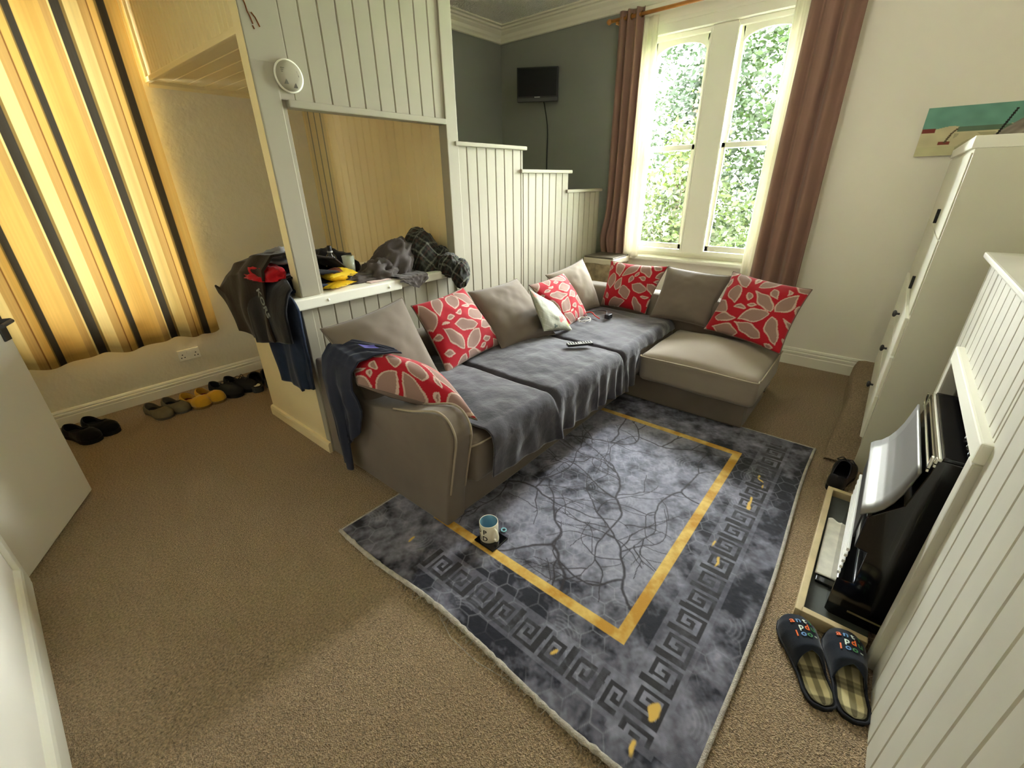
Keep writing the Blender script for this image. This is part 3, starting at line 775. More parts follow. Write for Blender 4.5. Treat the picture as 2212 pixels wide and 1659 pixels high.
    rm = M('printed_rug_pile', (.1, .1, .12), .7, .2, attr='Col', bump=(420, .35, .003), bump2=(30, .25, .006), sheen=.35)
    me.materials.append(rm)
    ru = thing('rug', tuple(org), 'dark blue-grey veined rug with a gold line and black key border on the carpet', 'rug')
    o = bpy.data.objects.new('pile', me); C.objects.link(o); o.parent = ru; ORG[o.name] = tuple(org)
    bind = M('pale_rug_binding', S(178, 172, 162), .75, .2, bump=(200, .7, .004, 'voronoi'), var=(40, .2))
    def rim(x, y): 
        e = math.exp(-((x-RX0)/.06)**2); return (x-e*.012*math.sin(y*5.3), y+math.exp(-((y-RY0)/.08)**2)*.012*math.sin(x*3.1), .010+e*.012*max(0, math.sin(y*7+.6)))
    for (p, q, nm, w) in (((RX0, RY0), (RX1, RY0), 'edge_binding', .008), ((RX1, RY0), (RX1, RY1), 'edge_binding', .006), ((RX0, RY1), (RX1, RY1), 'edge_binding', .006), ((RX0, RY0), (RX0, RY1), 'frayed_edge_binding', .010)):
        pts = [rim(lerp(p[0], q[0], k/90), lerp(p[1], q[1], k/90)) for k in range(91)]
        fray = nm.startswith('fray')
        rr = [w*(1+.5*nz(i*.9, 2)) if fray else w for i in range(91)]
        if fray: pts = [(x-.004+.004*nz(i*.7, 5), y, z+.002) for i, (x, y, z) in enumerate(pts)]
        MB().tube(pts, rr, 8).build(nm, bind, ru, True)
    mb = MB(); rnd2 = random.Random(4)
    for i in range(60):                                           # loose threads where the binding has come away
        y = rnd2.uniform(.45, .95) if i < 40 else rnd2.uniform(.05, 1.2); x, _, z = rim(RX0, y)
        L = rnd2.uniform(.01, .035); a = rnd2.uniform(-.8, .8)
        mb.tube([(x, y, z), (x-L*.5, y+L*a*.5, .012), (x-L, y+L*a, .003)], .0009, 4)
    mb.tube([(RX0-.01, .95, .012), (RX0-.04, .85, .004), (RX0-.045, .72, .004), (RX0-.02, .58, .006), (RX0, .52, .012)], .0012, 5)
    mb.build('loose_thread', bind, ru)['kind'] = 'stuff'
make_rug()

# ================================================================ SOFA
sf = thing('corner_sofa', (2.3, 1.5, 0), 'taupe fabric L-shaped corner sofa along the white boarded partition, piled with cushions', 'sofa')
MB().rbox((1.10, 1.27, .014), (3.42, 2.29, .215), .02, 8).build('base', sofam, sf)
MB().rbox((2.81, .43, .014), (3.42, 1.30, .205), .02, 8).build('chaise_base', sofam, sf)
def armpoly(o=0):
    p = [(1.265, .012), (1.24, .20), (1.198, .40), (1.178, .50), (1.182, .555), (1.215, .605), (1.27, .622), (1.34, .605), (1.44, .57), (1.6, .53), (1.8, .50), (1.98, .515), (2.14, .575), (2.24, .625), (2.285, .632), (2.295, .6), (2.298, .012)]
    return p
MB().prism(armpoly(), 'x', 1.0, 1.118, .03, seg=3).build('arm', sofam, sf, True)
mb = MB()
for x in (1.014, 1.105):
    mb.tube([(x, p.x, p.y) for p in spl([(1.238, .21, 0), (1.196, .40, 0), (1.175, .50, 0), (1.178, .56, 0), (1.213, .611, 0), (1.27, .628, 0), (1.34, .611, 0), (1.44, .576, 0), (1.6, .536, 0)], 4)], .005, 8)
mb.build('arm_piping', pipe, sf, True)
MB().rbox((1.10, 2.10, .2), (3.62, 2.295, .63), .05, 10).build('back_frame', sofam, sf, True)
MB().rbox((3.42, .43, .014), (3.63, 2.29, .66), .05, 10).build('back_frame', sofam, sf, True)
for (a, b, y) in ((1.122, 1.72, 1.19), (1.725, 2.50, 1.19), (2.505, 3.44, 1.16)):
    s_ = MB().rbox((a, y, .205), (b, 2.14, .45), .045, 14, .018, .004, a).build('seat_cushion', sofam, sf, True)
    if a < 1.3: MB().tube([(1.13, 1.205, .425), (1.17, 1.188, .43), (1.35, 1.184, .43), (1.6, 1.184, .43)], .005, 8).build('piping', pipe, s_, True)
ch = MB().rbox((2.74, .385, .20), (3.44, 1.145, .405), .04, 20, .065, .008, 3).build('chaise_cushion', sofal, sf, True)
ch['label'] = 'paler chaise seat cushion'
MB().tube(spl([(3.40, .383, .395), (2.85, .378, .392), (2.765, .385, .385), (2.733, .42, .382), (2.733, .75, .388), (2.733, 1.10, .384), (2.76, 1.14, .385)], 6), .005, 8).build('piping', pipe, ch, True)
for (x, y, z) in ((2.93, .55, .0135), (3.56, .47, 0), (3.56, 2.2, 0), (1.06, 2.2, 0), (1.06, 1.40, .0135)): MB().box((x-.025, y-.025, z), (x+.025, y+.025, .03), .003).build('foot', black, sf)

# plush throw spread over the long seat
SEAMS = (1.722, 2.502)
def seat_z(x, y):
    a, b = (1.12, 1.72) if x < 1.722 else ((1.725, 2.50) if x < 2.502 else (2.505, 3.44))
    u = (2*x-a-b)/(b-a); w = (2*y-1.17-2.14)/(.97)
    z = .464+.026*(1-u*u)*(1-.7*w*w)
    for s in SEAMS: z -= .03*math.exp(-((x-s)/.016)**2)
    return z
def throw(u, v):
    x = lerp(1.195+.02*math.sin(v*9), 3.40, u)
    deep = x > 2.74                                     # behind the chaise cushion the throw only tucks down
    yf = 1.205; hem = interp(x, [1.2, 1.5, 1.9, 2.3, 2.6, 2.78], [.235, .215, .20, .185, .17, .20])
    if x > 2.70: hem = lerp(hem, .40, min(1, (x-2.70)/.06)); yf = lerp(1.205, 1.215, min(1, (x-2.70)/.06))
    r = .055; L0 = 2.12-yf; L1 = r*math.pi/2; zt = seat_z(x, max(yf, 1.25)); L2 = max(.01, zt-r-hem)
    s = v*(L0+L1+L2)
    if v > .999: s = L0+L1+L2
    wr = .008*nz(x*5, s*4, 1)+.006*nz(x*13+s*5, s*11, 4)+.010*max(0, nz(x*3+s*2.2, s*1.2, 9))
    if s <= L0:
        y = 2.12-s; z = seat_z(x, y)
        return (x, y, z+wr+.010)
    if s <= L0+L1:
        a = (s-L0)/r; return (x, yf-r*math.sin(a)-wr*math.sin(a), zt-r+r*math.cos(a)+wr*math.cos(a)+.010)
    d = s-L0-L1; k = d/L2
    am = interp(x, [1.25, 1.6, 1.75, 2.1, 2.3, 2.7, 2.74, 3.4], [.004, .006, .014, .008, .016, .018, .003, .0])
    fold = am*math.sin(x*(62 if x > 2.15 else 38)+3*nz(x*4, 1))*k
    for sx in SEAMS: fold -= -.02*math.exp(-((x-sx-.03)/.03)**2)*k-.03*math.exp(-((x-sx)/.022)**2)*k
    return (x+.01*nz(x*8, d*6)*k, yf-r-.004-fold-wr, zt-r-d+.010+.006*nz(x*9, 3)*k)
th = MB().grid(throw, 330, 110).build('throw_blanket', throwm, smooth=True, solid=.007)
tag(th, 'dark grey plush throw spread over the long seat of the corner sofa', 'blanket')

# ---------------------------------------------------------------- cushions
redf, leaff, edgef = np.array(S(158, 22, 36)), np.array(S(140, 112, 102)), np.array(S(186, 160, 146))
def petals(seed=3):
    rnd = random.Random(seed); P = []
    def sdf(px, py, pts=None):
        best = np.full(np.shape(px), 1.)
        for (cx_, cy_, th, L, W, bend) in (P if pts is None else pts):
            dx, dy = px-cx_, py-cy_; a = dx*math.cos(th)+dy*math.sin(th); b = -dx*math.sin(th)+dy*math.cos(th)
            t = a/L; b = b-bend*(1-t*t)
            s = np.abs(b)-W*np.clip(1-t*t, -3, 1)*(1-.25*t)
            s = np.where(np.abs(t) > 1, np.maximum(s, (np.abs(t)-1)*L), s); best = np.minimum(best, s)
        return best
    def tryadd(p, gap):
        cx_, cy_, th, L, W, bend = p; pts = []
        for t in np.linspace(-1, 1, 9):
            for sgn in (-1, 0, 1):
                b = bend*(1-t*t)+sgn*W*(1-t*t)*(1-.25*t); pts.append((cx_+t*L*math.cos(th)-b*math.sin(th), cy_+t*L*math.sin(th)+b*math.cos(th)))
        a = np.array(pts)
        if P and sdf(a[:, 0], a[:, 1]).min() < gap: return False
        P.append(p); return True
    for f in range(200):
        x, y = rnd.uniform(-.05, 1.05), rnd.uniform(-.05, 1.05); n = rnd.choice((4, 5, 5)); a0 = rnd.uniform(0, 6.28)
        for k in range(n):
            th = a0+k*2*math.pi/n+rnd.uniform(-.2, .2); L = rnd.uniform(.09, .14); r = .02+L
            tryadd((x+r*math.cos(th), y+r*math.sin(th), th, L, rnd.uniform(.048, .07), rnd.uniform(-.015, .015)), .008)
    for k in range(2500):
        L = rnd.uniform(.035, .10); tryadd((rnd.uniform(-.1, 1.1), rnd.uniform(-.1, 1.1), rnd.uniform(0, 6.28), L, L*rnd.uniform(.35, .6), rnd.uniform(-.02, .02)), .011)
    return lambda px, py: sdf(px, py)
PET = petals()
def redpat(ou, ov, rot):
    def f(U, V):
        a = V if rot % 2 else U; b = U if rot % 2 else V
        if rot > 1: a, b = 1-a, 1-b
        a = ou*.38+.62*a; b = ov*.38+.62*b
        wv = .006*np.sin(U*31+V*17)
        s = PET(a, b)+wv
        t = (s < -.011)[..., None]; e = ((s >= -.011) & (s < .001))[..., None]
        return np.where(t, leaff, np.where(e, edgef, redf))
    return f
def floralpat(U, V):
    c = np.ones(U.shape+(3,))*np.array(S(168, 168, 152))
    w = .03*np.sin(U*13+V*5)+.03*np.sin(V*17)
    c[np.abs(np.sin(U*22+9*V+6*w)) < .13] = S(150, 154, 138); c[np.abs(np.sin(V*19-11*U+5*w)) < .12] = S(190, 190, 176)
    for (x, y, r, k) in ((.62, .68, .11, (206, 112, 108)), (.08, .10, .09, (212, 150, 140)), (.86, .80, .10, (164, 188, 110)), (.70, .60, .05, (206, 112, 108)), (.36, .9, .07, (96, 104, 96)), (.9, .3, .04, (120, 126, 114))):
        a = np.arctan2(V-y, U-x); d = np.hypot(U-x, V-y)-r*(.75+.25*np.cos(3*a)); c[d < 0] = S(*k)
    return c
fabc = {'red': M('red_leaf_print_fabric', (.4, .1, .1), .8, .15, attr='Col', bump=(450, .25, .002), bump2=(8, .15, .008), sheen=.2),
        'floral': M('pale_floral_fabric', (.5, .5, .4), .75, .2, attr='Col', bump=(300, .3, .002))}
def pillow(name, c4, thk, front, back, label, cat, group=None, pat=None, N=44, seed=0, pinch=.035, wr=.006, nrm=None, bend=0):
    A, B, D, E = [Vector(p) for p in c4]          # top-left, top-right, bottom-right, bottom-left
    n = (B-A).cross(E-A); n.normalize()
    if nrm is not None and n.dot(Vector(nrm)) < 0: n = -n
    us = np.linspace(0, 1, N+1); UU, VV = np.meshgrid(us, us)
    cols = pat(UU, VV) if pat else None
    mbF = []
    for side in (1, -1):
        mb = MB(); V = []
        for j in range(N+1):
            for i in range(N+1):
                u, v = us[i], us[j]
                pu = u+pinch*(1-2*u)*(4*v*(1-v))*1.0*(abs(2*u-1)); pv = v+pinch*(1-2*v)*(4*u*(1-u))*(abs(2*v-1))
                p = A*(1-pu)*(1-pv)+B*pu*(1-pv)+D*pu*pv+E*(1-pu)*pv
                e = (max(0, math.sin(math.pi*u))*max(0, math.sin(math.pi*v)))
                t = thk/2*e**.42*(1+.12*math.sin(3*u+2*v+seed))
                w = wr*(1-abs(2*u-1)**6)*(1-abs(2*v-1)**6)*(nz(u*4+seed, v*4)+.25*nz(u*9, v*9+seed))
                rad = min(1, e*3); p = p+Vector((0, 0, bend*4*v*(1-v)))
                V.append(p+n*side*(t+w*rad))
        F = [(j*(N+1)+i, j*(N+1)+i+1, (j+1)*(N+1)+i+1, (j+1)*(N+1)+i) for j in range(N) for i in range(N)]
        if side > 0: F = [f[::-1] for f in F]
        col = [tuple(c) for c in cols.reshape(-1, 3)] if (cols is not None and side > 0) else None
        mb.add(V, F, 0, col); mbF.append((mb, V))
    ctr = sum((Vector(v) for v in mbF[0][1]), Vector())/len(mbF[0][1]); zb = min(min(v.z for v in V) for _, V in mbF)
    t = thing(name, (ctr.x, ctr.y, zb), label, cat, group)
    mbF[0][0].build('front_cover', front, t, True); mbF[1][0].build('back_cover', back, t, True)
    Vf = mbF[0][1]; w = N+1
    rimv = [Vf[i] for i in range(w)]+[Vf[j*w+N] for j in range(1, w)]+[Vf[N*w+i] for i in range(N-1, -1, -1)]+[Vf[j*w] for j in range(N-1, 0, -1)]
    MB().tube(rimv, .004, 6, True).build('piping', back, t, True)
    return t
GG, GR = 'grey back cushions along the corner sofa', 'red leaf-print cushions on the corner sofa'
def grey(label, c4, thk=.2, seed=1, nrm=(0, -1, .3)): pillow('grey_cushion', c4, thk, sofal if seed == 5 else sofam, sofam, label, 'cushion', GG, seed=seed, nrm=nrm, wr=.012)
def red(label, c4, thk=.16, seed=1, ou=0, ov=0, rot=0, nrm=(0, -1, .3)):
    pillow('red_cushion', c4, thk, fabc['red'], M('dark_cushion_back', S(112, 96, 86), .8, .15), label, 'cushion', GR, redpat(ou, ov, rot), 130, seed, nrm=nrm, wr=.008)
grey('big taupe cushion at the near end of the sofa, behind the arm cushion', [(.98, 2.10, .84), (1.51, 2.12, .895), (1.475, 1.79, .485), (1.02, 1.83, .47)], .21, 1)
red('red leaf cushion between the two front taupe back cushions', [(1.56, 2.11, .835), (1.985, 2.10, .87), (2.10, 1.86, .50), (1.53, 1.80, .49)], .17, 2, 0, 0, 0)
grey('taupe back cushion in mid sofa with the pale floral cushion leaning on it', [(2.04, 2.11, .83), (2.56, 2.11, .835), (2.53, 1.72, .48), (2.02, 1.79, .485)], .2, 3)
red('red leaf cushion behind the pale floral cushion', [(2.60, 2.02, .79), (3.06, 2.02, .81), (3.02, 1.74, .50), (2.63, 1.70, .495)], .15, 4, .37, .21, 0)
grey('lighter taupe cushion standing in the far corner of the sofa', [(2.95, 2.12, .80), (3.42, 2.06, .875), (3.38, 1.83, .49), (3.05, 1.85, .48)], .18, 5)
red('red leaf cushion in the sofa corner under the left curtain', [(3.55, 1.845, .86), (3.55, 1.335, .862), (3.36, 1.40, .50), (3.39, 1.83, .50)], .16, 6, .6, .5, 1, (-1, 0, .3))
grey('taupe cushion below the window sill between two red cushions', [(3.56, 1.335, .865), (3.56, .84, .84), (3.36, .91, .48), (3.34, 1.35, .49)], .19, 7, (-1, 0, .3))
red('red leaf cushion standing at the free end of the chaise', [(3.55, .84, .875), (3.50, .32, .82), (3.10, .36, .47), (3.33, .91, .475)], .19, 8, .15, .66, 2, (-1, 0, .4))
pillow('floral_cushion', [(2.265, 1.76, .855), (2.60, 1.80, .69), (2.665, 1.66, .485), (2.33, 1.68, .565)], .09, fabc['floral'], M('floral_back', S(150, 152, 134), .8, .15),
       'small pale floral cushion tilted on its corner against a taupe cushion', 'cushion', None, floralpat, 90, 9, nrm=(0, -1, .3), wr=.006)
pillow('red_cushion', [(1.035, 2.12, .685), (1.36, 1.72, .56), (1.205, 1.235, .52), (.955, 1.78, .63)], .15, fabc['red'], M('dark_cushion_back', S(112, 96, 86)),
       'red leaf cushion lying flat over the near sofa arm', 'cushion', GR, redpat(.8, .1, 3), 130, 11, nrm=(0, 0, 1), wr=.006, bend=.05)

# ================================================================ SMALL THINGS ON THE SOFA AND RUG
def remote():
    a = Vector((2.30, 1.455, 0)); b = Vector((2.42, 1.36, 0)); zt = .512
    t = thing('remote_control', (2.36, 1.41, zt), 'silver-grey remote control lying on the grey throw', 'remote control')
    d = (b-a).normalized(); M4 = Matrix((d, Vector((-d.y, d.x, 0)), Vector((0, 0, 1)))).transposed().to_4x4(); M4.translation = ((a+b)/2)+Vector((0, 0, zt))
    MB().box((-.088, -.023, 0), (.088, .023, .016), .006, M4=M4).build('body', black, t)
    MB().box((-.084, -.02, .015), (.084, .02, .018), .002, M4=M4).build('faceplate', silver, t)
    mb = MB()
    for i in range(9):
        for j in range(3):
            if i == 4 and j != 1: continue
            mb.box((-.075+i*.0175, -.014+j*.0105, .017), (-.066+i*.0175, -.008+j*.0105, .0205), .001, M4=M4)
    mb.build('button', dkgrey, t)
remote()
def cables():
    z = .515
    redc, wht = M('red_flex', S(196, 52, 44), .5, .3), M('white_flex', S(220, 216, 208), .4, .4)
    t = thing('charger', (3.0, 1.62, z), 'black plug charger with a looped dark lead on the grey throw', 'charger')
    MB().box((2.99, 1.535, z), (3.05, 1.575, z+.035), .006).build('plug', black, t)
    MB().tube(spl([(3.02, 1.575, z+.02), (3.10, 1.62, z+.03), (3.12, 1.70, z+.02), (3.02, 1.745, z+.02), (2.94, 1.72, z+.01), (2.90, 1.66, z+.006)], 8), .004, 8).build('lead', dkgrey, t, True)
    o = MB().tube(spl([(2.98, 1.75, z+.02), (3.0, 1.70, z+.03), (2.99, 1.66, z+.012), (2.97, 1.62, z+.006), (2.96, 1.60, z+.004)], 8), .0045, 8).build('red_cable', redc, smooth=True)
    tag(o, 'short red cable lying beside the charger on the throw', 'cable')
    mb = MB(); rnd = random.Random(2)
    pts = [(2.84+.05*math.cos(a)*(1+.3*rnd.random()), 1.665+.045*math.sin(a), z+.002+.02*abs(math.sin(a*1.7))) for a in np.linspace(0, 15, 40)]
    o = mb.tube(pts, .0028, 7).build('white_cable', wht, smooth=True)
    tag(o, 'tangled thin white cable by the red leaf cushion on the throw', 'cable')
cables()
def mug():
    x, y, z = 1.073, 1.062, .0205
    cs = MB().box((x-.055, y-.07, .0135), (x+.05, y+.045, .0205), .003).build('coaster', blackgloss)
    tag(cs, 'square glossy black coaster under the mug on the rug', 'coaster')
    t = thing('mug', (x, y, z), 'white mug with a pale blue inside and black capital letters, on the rug', 'mug')
    cer, blu = M('mug_white', S(232, 226, 208), .2, .5), M('mug_blue_glaze', S(124, 168, 190), .2, .5)
    c = (x, y, z); r = .043; h = .096
    MB().lathe([(0, 0), (r-.004, 0), (r, .004), (r, h-.002), (r-.0012, h), (r-.0032, h-.001)], c, 48).build('body', cer, t, True)
    MB().lathe([(r-.0032, h-.001), (r-.0038, h-.006), (r-.004, .008), (r-.008, .005), (0, .005)], c, 48).build('inside', blu, t, True)
    ha = R(-103); d = Vector((math.cos(ha), math.sin(ha), 0))
    pts = [Vector(c)+d*q+Vector((0, 0, k)) for q, k in ((r-.003, .078), (r+.012, .079), (r+.024, .068), (r+.027, .05), (r+.021, .03), (r+.01, .02), (r-.003, .018))]
    MB().tube(spl(pts, 5), .0055, 10).build('handle', cer, t, True)
    ink = M('mug_black_print', S(26, 24, 24), .4, .3)
    for row, word in enumerate(('TOP', 'DAD')):
        for k, chh in enumerate(word):
            a = R(-163)+R(44)*(k-2)
            zz = .052-row*.036
            def wrap(v, lc, a=a, zz=zz):
                an = a+lc.x/r; rr = r+.0006+lc.z
                return Vector((x+rr*math.cos(an), y+rr*math.sin(an), z+zz+lc.y))
            MB().text(chh, Matrix.Identity(4), .036, .0003, fn=wrap).build('letter', ink, t)
    lo = MB().tube([(x+.078+.011*math.cos(a), y-.02+.011*math.sin(a), .018) for a in np.linspace(0, 2*math.pi, 19)[:-1]], .0035, 8, True).build('ring', M('pale_blue_plastic', S(150, 206, 222), .4, .4), smooth=True)
    tag(lo, 'small pale blue ring on the rug beside the mug', 'ring')
mug()
# ================================================================ CLOTHES ON THE LEDGE
LZ = .962
def cloth(nm, c, **k): return M(nm, c, k.pop('rough', .85), .1, bump=(260, .3, .002), bump2=(12, .35, .012), sheen=.15, **k)
blackc, brownblk = cloth('black_cotton', S(24, 23, 24)), cloth('brown_black_canvas', S(36, 28, 20))
denim = cloth('dark_denim', S(30, 39, 56), var=(30, .2)); redc_ = cloth('red_jersey', S(160, 22, 28)); greyj = cloth('grey_jersey', S(128, 126, 126))
hoodc = cloth('charcoal_hoodie', S(78, 72, 68), var=(8, .12)); navyc = cloth('navy_jersey', S(44, 47, 60))
def crumple(mb, c, s, seed, rough=.28, sub=5, flat=True, freq=2.2, mi=0, colf=None, lean=(0, 0)):
    """heap of folded cloth: a dome with ridged folds"""
    bm = bmesh.new(); bmesh.ops.create_icosphere(bm, subdivisions=sub, radius=1)
    V = []; off = Vector((seed*7.1, seed*3.3, seed*1.7))
    for v in bm.verts:
        p = v.co.copy(); q = p*freq+off
        rid = 1-abs(noise.noise(q))*2.2; rid2 = 1-abs(noise.noise(q*2.3+Vector((4, 1, 7))))*2.2
        p = p*(1+rough*(rid-.5)+rough*.2*(rid2-.5))
        z = p.z if p.z > 0 else p.z*.08
        V.append(Vector((c[0]+p.x*s[0]+lean[0]*z, c[1]+p.y*s[1]+lean[1]*z, c[2]+(z if flat else p.z)*s[2])))
    bm.verts.index_update()
    mb.add(V, [[v.index for v in f.verts] for f in bm.faces], mi, [colf(v) for v in V] if colf else None); bm.free(); return mb
def hang(mb, path, ys, seed, nu=60, nv=70, fold=.012, freq=30, zb=None, mi=0, colf=None):
    """cloth lying on the ledge, rolling over its end and hanging: path = (x, z) points, ys = (y0, y1); zb(u) bottom height"""
    sp = [Vector((p[0], 0, p[1])) for p in path]; sp = spl(sp, 10); L = [0]
    for a, b in zip(sp[:-1], sp[1:]): L.append(L[-1]+(b-a).length)
    L = np.array(L)/L[-1]; xs = [p.x for p in sp]; zs = [p.z for p in sp]
    def fn(u, v):
        x = np.interp(v, L, xs); z = np.interp(v, L, zs); y = lerp(ys[0], ys[1], u)
        hangk = max(0, min(1, (LZ+.02-z)/.1)) if v > .3 else 0
        d = fold*hangk*(math.sin(y*freq+2*nz(y*5, z*3, seed))+.6*nz(y*14, z*4, seed))-.01*hangk
        x += d - .012*(1-hangk)*nz(y*8, x*8, seed); z += (1-hangk)*.018*nz(x*9, y*9, seed+2)
        if zb and hangk > 0:
            zt = LZ+.02; z = zt-(zt-z)*(zt-zb(u))/(zt-zs[-1]) if z < zt else z
        y += .02*nz(z*5, seed, u*3)*hangk
        if x > .93: y = max(y, lerp(y, 2.37+.25*(y-ys[0]), min(1, (x-.93)/.05)))
        return (x, y, z)
    return mb.grid(fn, nu, nv, mi, colf)
# dark jacket sprawled over the corner
def jac(u, v):
    y = lerp(2.42, 3.12, u); top = interp(y, [2.4, 2.7, 2.95, 3.17], [1.185, 1.165, 1.10, 1.0])
    zb = interp(y, [2.4, 2.7, 2.93, 3.0, 3.08, 3.17], [.72, .70, .69, .80, .88, .955])
    pth = [(1.42, LZ+.02), (1.28, top-.05), (1.08, top), (.95, top-.02), (.89, top-.09), (.875, lerp(top, zb, .6)), (.88, zb)]
    k = v*(len(pth)-1); i = min(int(k), len(pth)-2); t = k-i; t = t*t*(3-2*t)
    x = lerp(pth[i][0], pth[i+1][0], t); z = lerp(pth[i][1], pth[i+1][1], t)
    return (x+.022*nz(y*6, z*6, 3)+.012*math.sin(y*24+z*4)*v, y+.03*nz(z*5, x*5, 8)*v*(1-u), z+.02*nz(x*6, y*6, 12))
o = MB().grid(jac, 70, 70).build('jacket', brownblk, smooth=True, solid=.012)
tag(o, 'brown-black jacket slung over the far corner of the partition ledge', 'jacket')
t = thing('hooded_sweatshirt', (.93, 2.38, .7), 'black sweatshirt hanging over the ledge end, with pale lettering down it', 'sweatshirt')
hang(MB(), [(1.36, LZ+.05), (1.2, 1.06), (1.02, 1.06), (.92, 1.03), (.885, .95), (.88, .84), (.885, .72)], (2.20, 2.66), 4, fold=.010, freq=16, zb=lambda u: .77-.09*u).build('cloth', blackc, t, True, solid=.012)
MB().text('KORS', Matrix(((0, 0, -1, .861), (-.35, -.94, 0, 2.44), (-.94, .35, 0, .94), (0, 0, 0, 1))), .062, .001).build('lettering', M('faded_print', S(120, 124, 114), .8), t)
o = hang(MB(), [(1.3, LZ+.01), (1.15, LZ+.03), (1.0, LZ+.025), (.94, LZ-.01), (.93, .85), (.935, .65), (.94, .45)], (2.19, 2.60), 6, fold=.014, freq=21, zb=lambda u: .47 if u < .3 else (.45 if u < .42 else .44)).build('jeans', denim, smooth=True, solid=.014)
tag(o, 'dark blue jeans hanging down the cream end panel below the black sweatshirt', 'jeans')
mb = MB(); crumple(mb, (.95, 2.53, 1.055), (.08, .15, .07), 3, .35, 4); o = mb.build('red_garment', redc_, smooth=True)
tag(o, 'crumpled red garment on the black clothes at the ledge end', 'garment')
mb = MB(); crumple(mb, (1.07, 2.57, 1.12), (.10, .12, .07), 8, .35, 4); o = mb.build('grey_garment', greyj, smooth=True)
tag(o, 'rumpled light grey garment on top of the pile behind the white post', 'garment')
mb = MB(); crumple(mb, (1.08, 2.55, LZ+.015), (.14, .13, .14), 12, .3, 4); o = mb.build('navy_garment', cloth('dark_navy', S(30, 36, 52)), smooth=True)
tag(o, 'folded dark navy garment at the foot of the white post, on the ledge', 'garment')
mb = MB(); crumple(mb, (1.44, 2.76, LZ), (.19, .16, .17), 5, .2, 4); o = mb.build('black_bag', blackc, smooth=True)
tag(o, 'slumped black bag behind the dark bottle on the ledge', 'bag')
# charcoal hoodie heap with a sleeve and a hem over the ledge front
mb = MB()
crumple(mb, (1.68, 2.50, LZ), (.15, .13, .20), 7, .26, 5, lean=(.12, 0), freq=1.7); crumple(mb, (1.47, 2.44, LZ), (.15, .06, .05), 9, .25, 4); crumple(mb, (1.60, 2.46, LZ), (.13, .10, .11), 19, .3, 4)
hang(mb, [(0, 0), (1, 1)], (0, 1), 1, nu=1, nv=1) if False else None
def flap(u, v):
    x = lerp(1.62, 1.84, u); d = v*.2; w = (1-abs(2*u-1.2))*.08
    z = LZ+.012 if d < .1 else LZ+.012-(d-.1)*(.3+.9*max(0, w)*8); y = YP+.06-min(d, .105)*1.0-(.004 if d > .1 else 0)
    return (x+.01*nz(u*8, v*5), y-.006*nz(u*9, v*9), z+.006*nz(u*12, v*3))
mb.grid(flap, 30, 24)
o = mb.build('hoodie', hoodc, smooth=True); tag(o, 'charcoal hoodie heaped on the ledge with its hem over the front', 'hoodie')
# plaid shirt
def plaid(p):
    a, b = p.x*.8+p.z*.6+p.y*.2, p.y*.9-p.x*.3+p.z*.5
    c = np.array(S(38, 38, 34))
    for q, w, k in ((a, .085, .9), (b, .085, .9)):
        t = (q/w) % 1
        if t < .09: c = c*.5+np.array(S(128, 130, 116))*.5
        elif .42 < t < .56: c = c*.55+np.array(S(70, 74, 64))*.45
        elif .72 < t < .8: c = c*.7+np.array(S(92, 58, 46))*.3
    return tuple(c)
mb = MB()
crumple(mb, (1.97, 2.50, LZ), (.15, .14, .255), 11, .15, 6, colf=plaid, freq=1.5); crumple(mb, (2.07, 2.40, LZ-.01), (.10, .10, .15), 14, .15, 6, colf=plaid, freq=1.6)
crumple(mb, (2.10, 2.235, .935), (.075, .045, .10), 17, .15, 6, False, colf=plaid, freq=1.6)
crumple(mb, (2.05, 2.285, .99), (.08, .065, .08), 23, .15, 6, False, colf=plaid, freq=1.6)
o = mb.build('plaid_shirt', M('plaid_flannel', (.1, .1, .1), .85, .1, attr='Col', bump=(260, .3, .002), sheen=.2), smooth=True)
tag(o, 'dark green-grey plaid shirt heaped in the hatch corner, one sleeve over the ledge edge', 'shirt')

# wrappers, tumbler, bottle
foil, brn = M('yellow_foil_wrapper', S(214, 180, 44), .22, .5, metal=.35, bump=(45, .5, .004)), M('brown_wrapper_print', S(92, 52, 36), .3, .4, bump=(45, .4, .004))
def packet(c, L, W, H, rz, label, seed, band=True):
    M4 = Matrix.Translation(c) @ Matrix.Rotation(rz, 4, 'Z'); t = thing('snack_wrapper', c, label, 'wrapper', 'yellow snack wrappers on the ledge')
    def f(sgn):
        def g(u, v):
            e = max(0, math.sin(math.pi*u))**.5*max(0, math.sin(math.pi*v))**.6
            return M4 @ Vector(((u-.5)*L, (v-.5)*W, H/2+sgn*H/2*e+.004*nz(u*9+seed, v*7, sgn)))
        return g
    MB().grid(f(1), 30, 20).grid(f(-1), 30, 20).build('foil', foil, t, True)
    if band:
        def g(u, v):
            u2 = .18+.34*u; e = max(0, math.sin(math.pi*u2))**.5*max(0, math.sin(math.pi*(.1+.8*v)))**.6
            return M4 @ Vector(((u2-.5)*L, (.1+.8*v-.5)*W, H/2+H/2*e+.002+.004*nz(u2*9+seed, (.1+.8*v)*7, 1)))
        MB().grid(g, 14, 16).build('print_panel', brn, t, True)
packet((1.27, 2.40, LZ), .20, .13, .035, .35, 'crumpled flat yellow wrapper at the foot of the post, under the fuller one', 1, False)
packet((1.30, 2.42, LZ+.03), .19, .12, .075, .1, 'full shiny yellow wrapper with a brown panel lying in front of the glass', 5)
gl = thing('tumbler', (1.425, 2.50, LZ), 'clear patterned glass tumbler standing on the ledge behind the yellow wrapper', 'glass')
MB().lathe([(0, .006), (.03, .006), (.031, 0), (.036, .15), (.034, .15), (.029, .012), (0, .012)], (1.425, 2.50, LZ), 32).build('bowl', tumbler, gl, True)
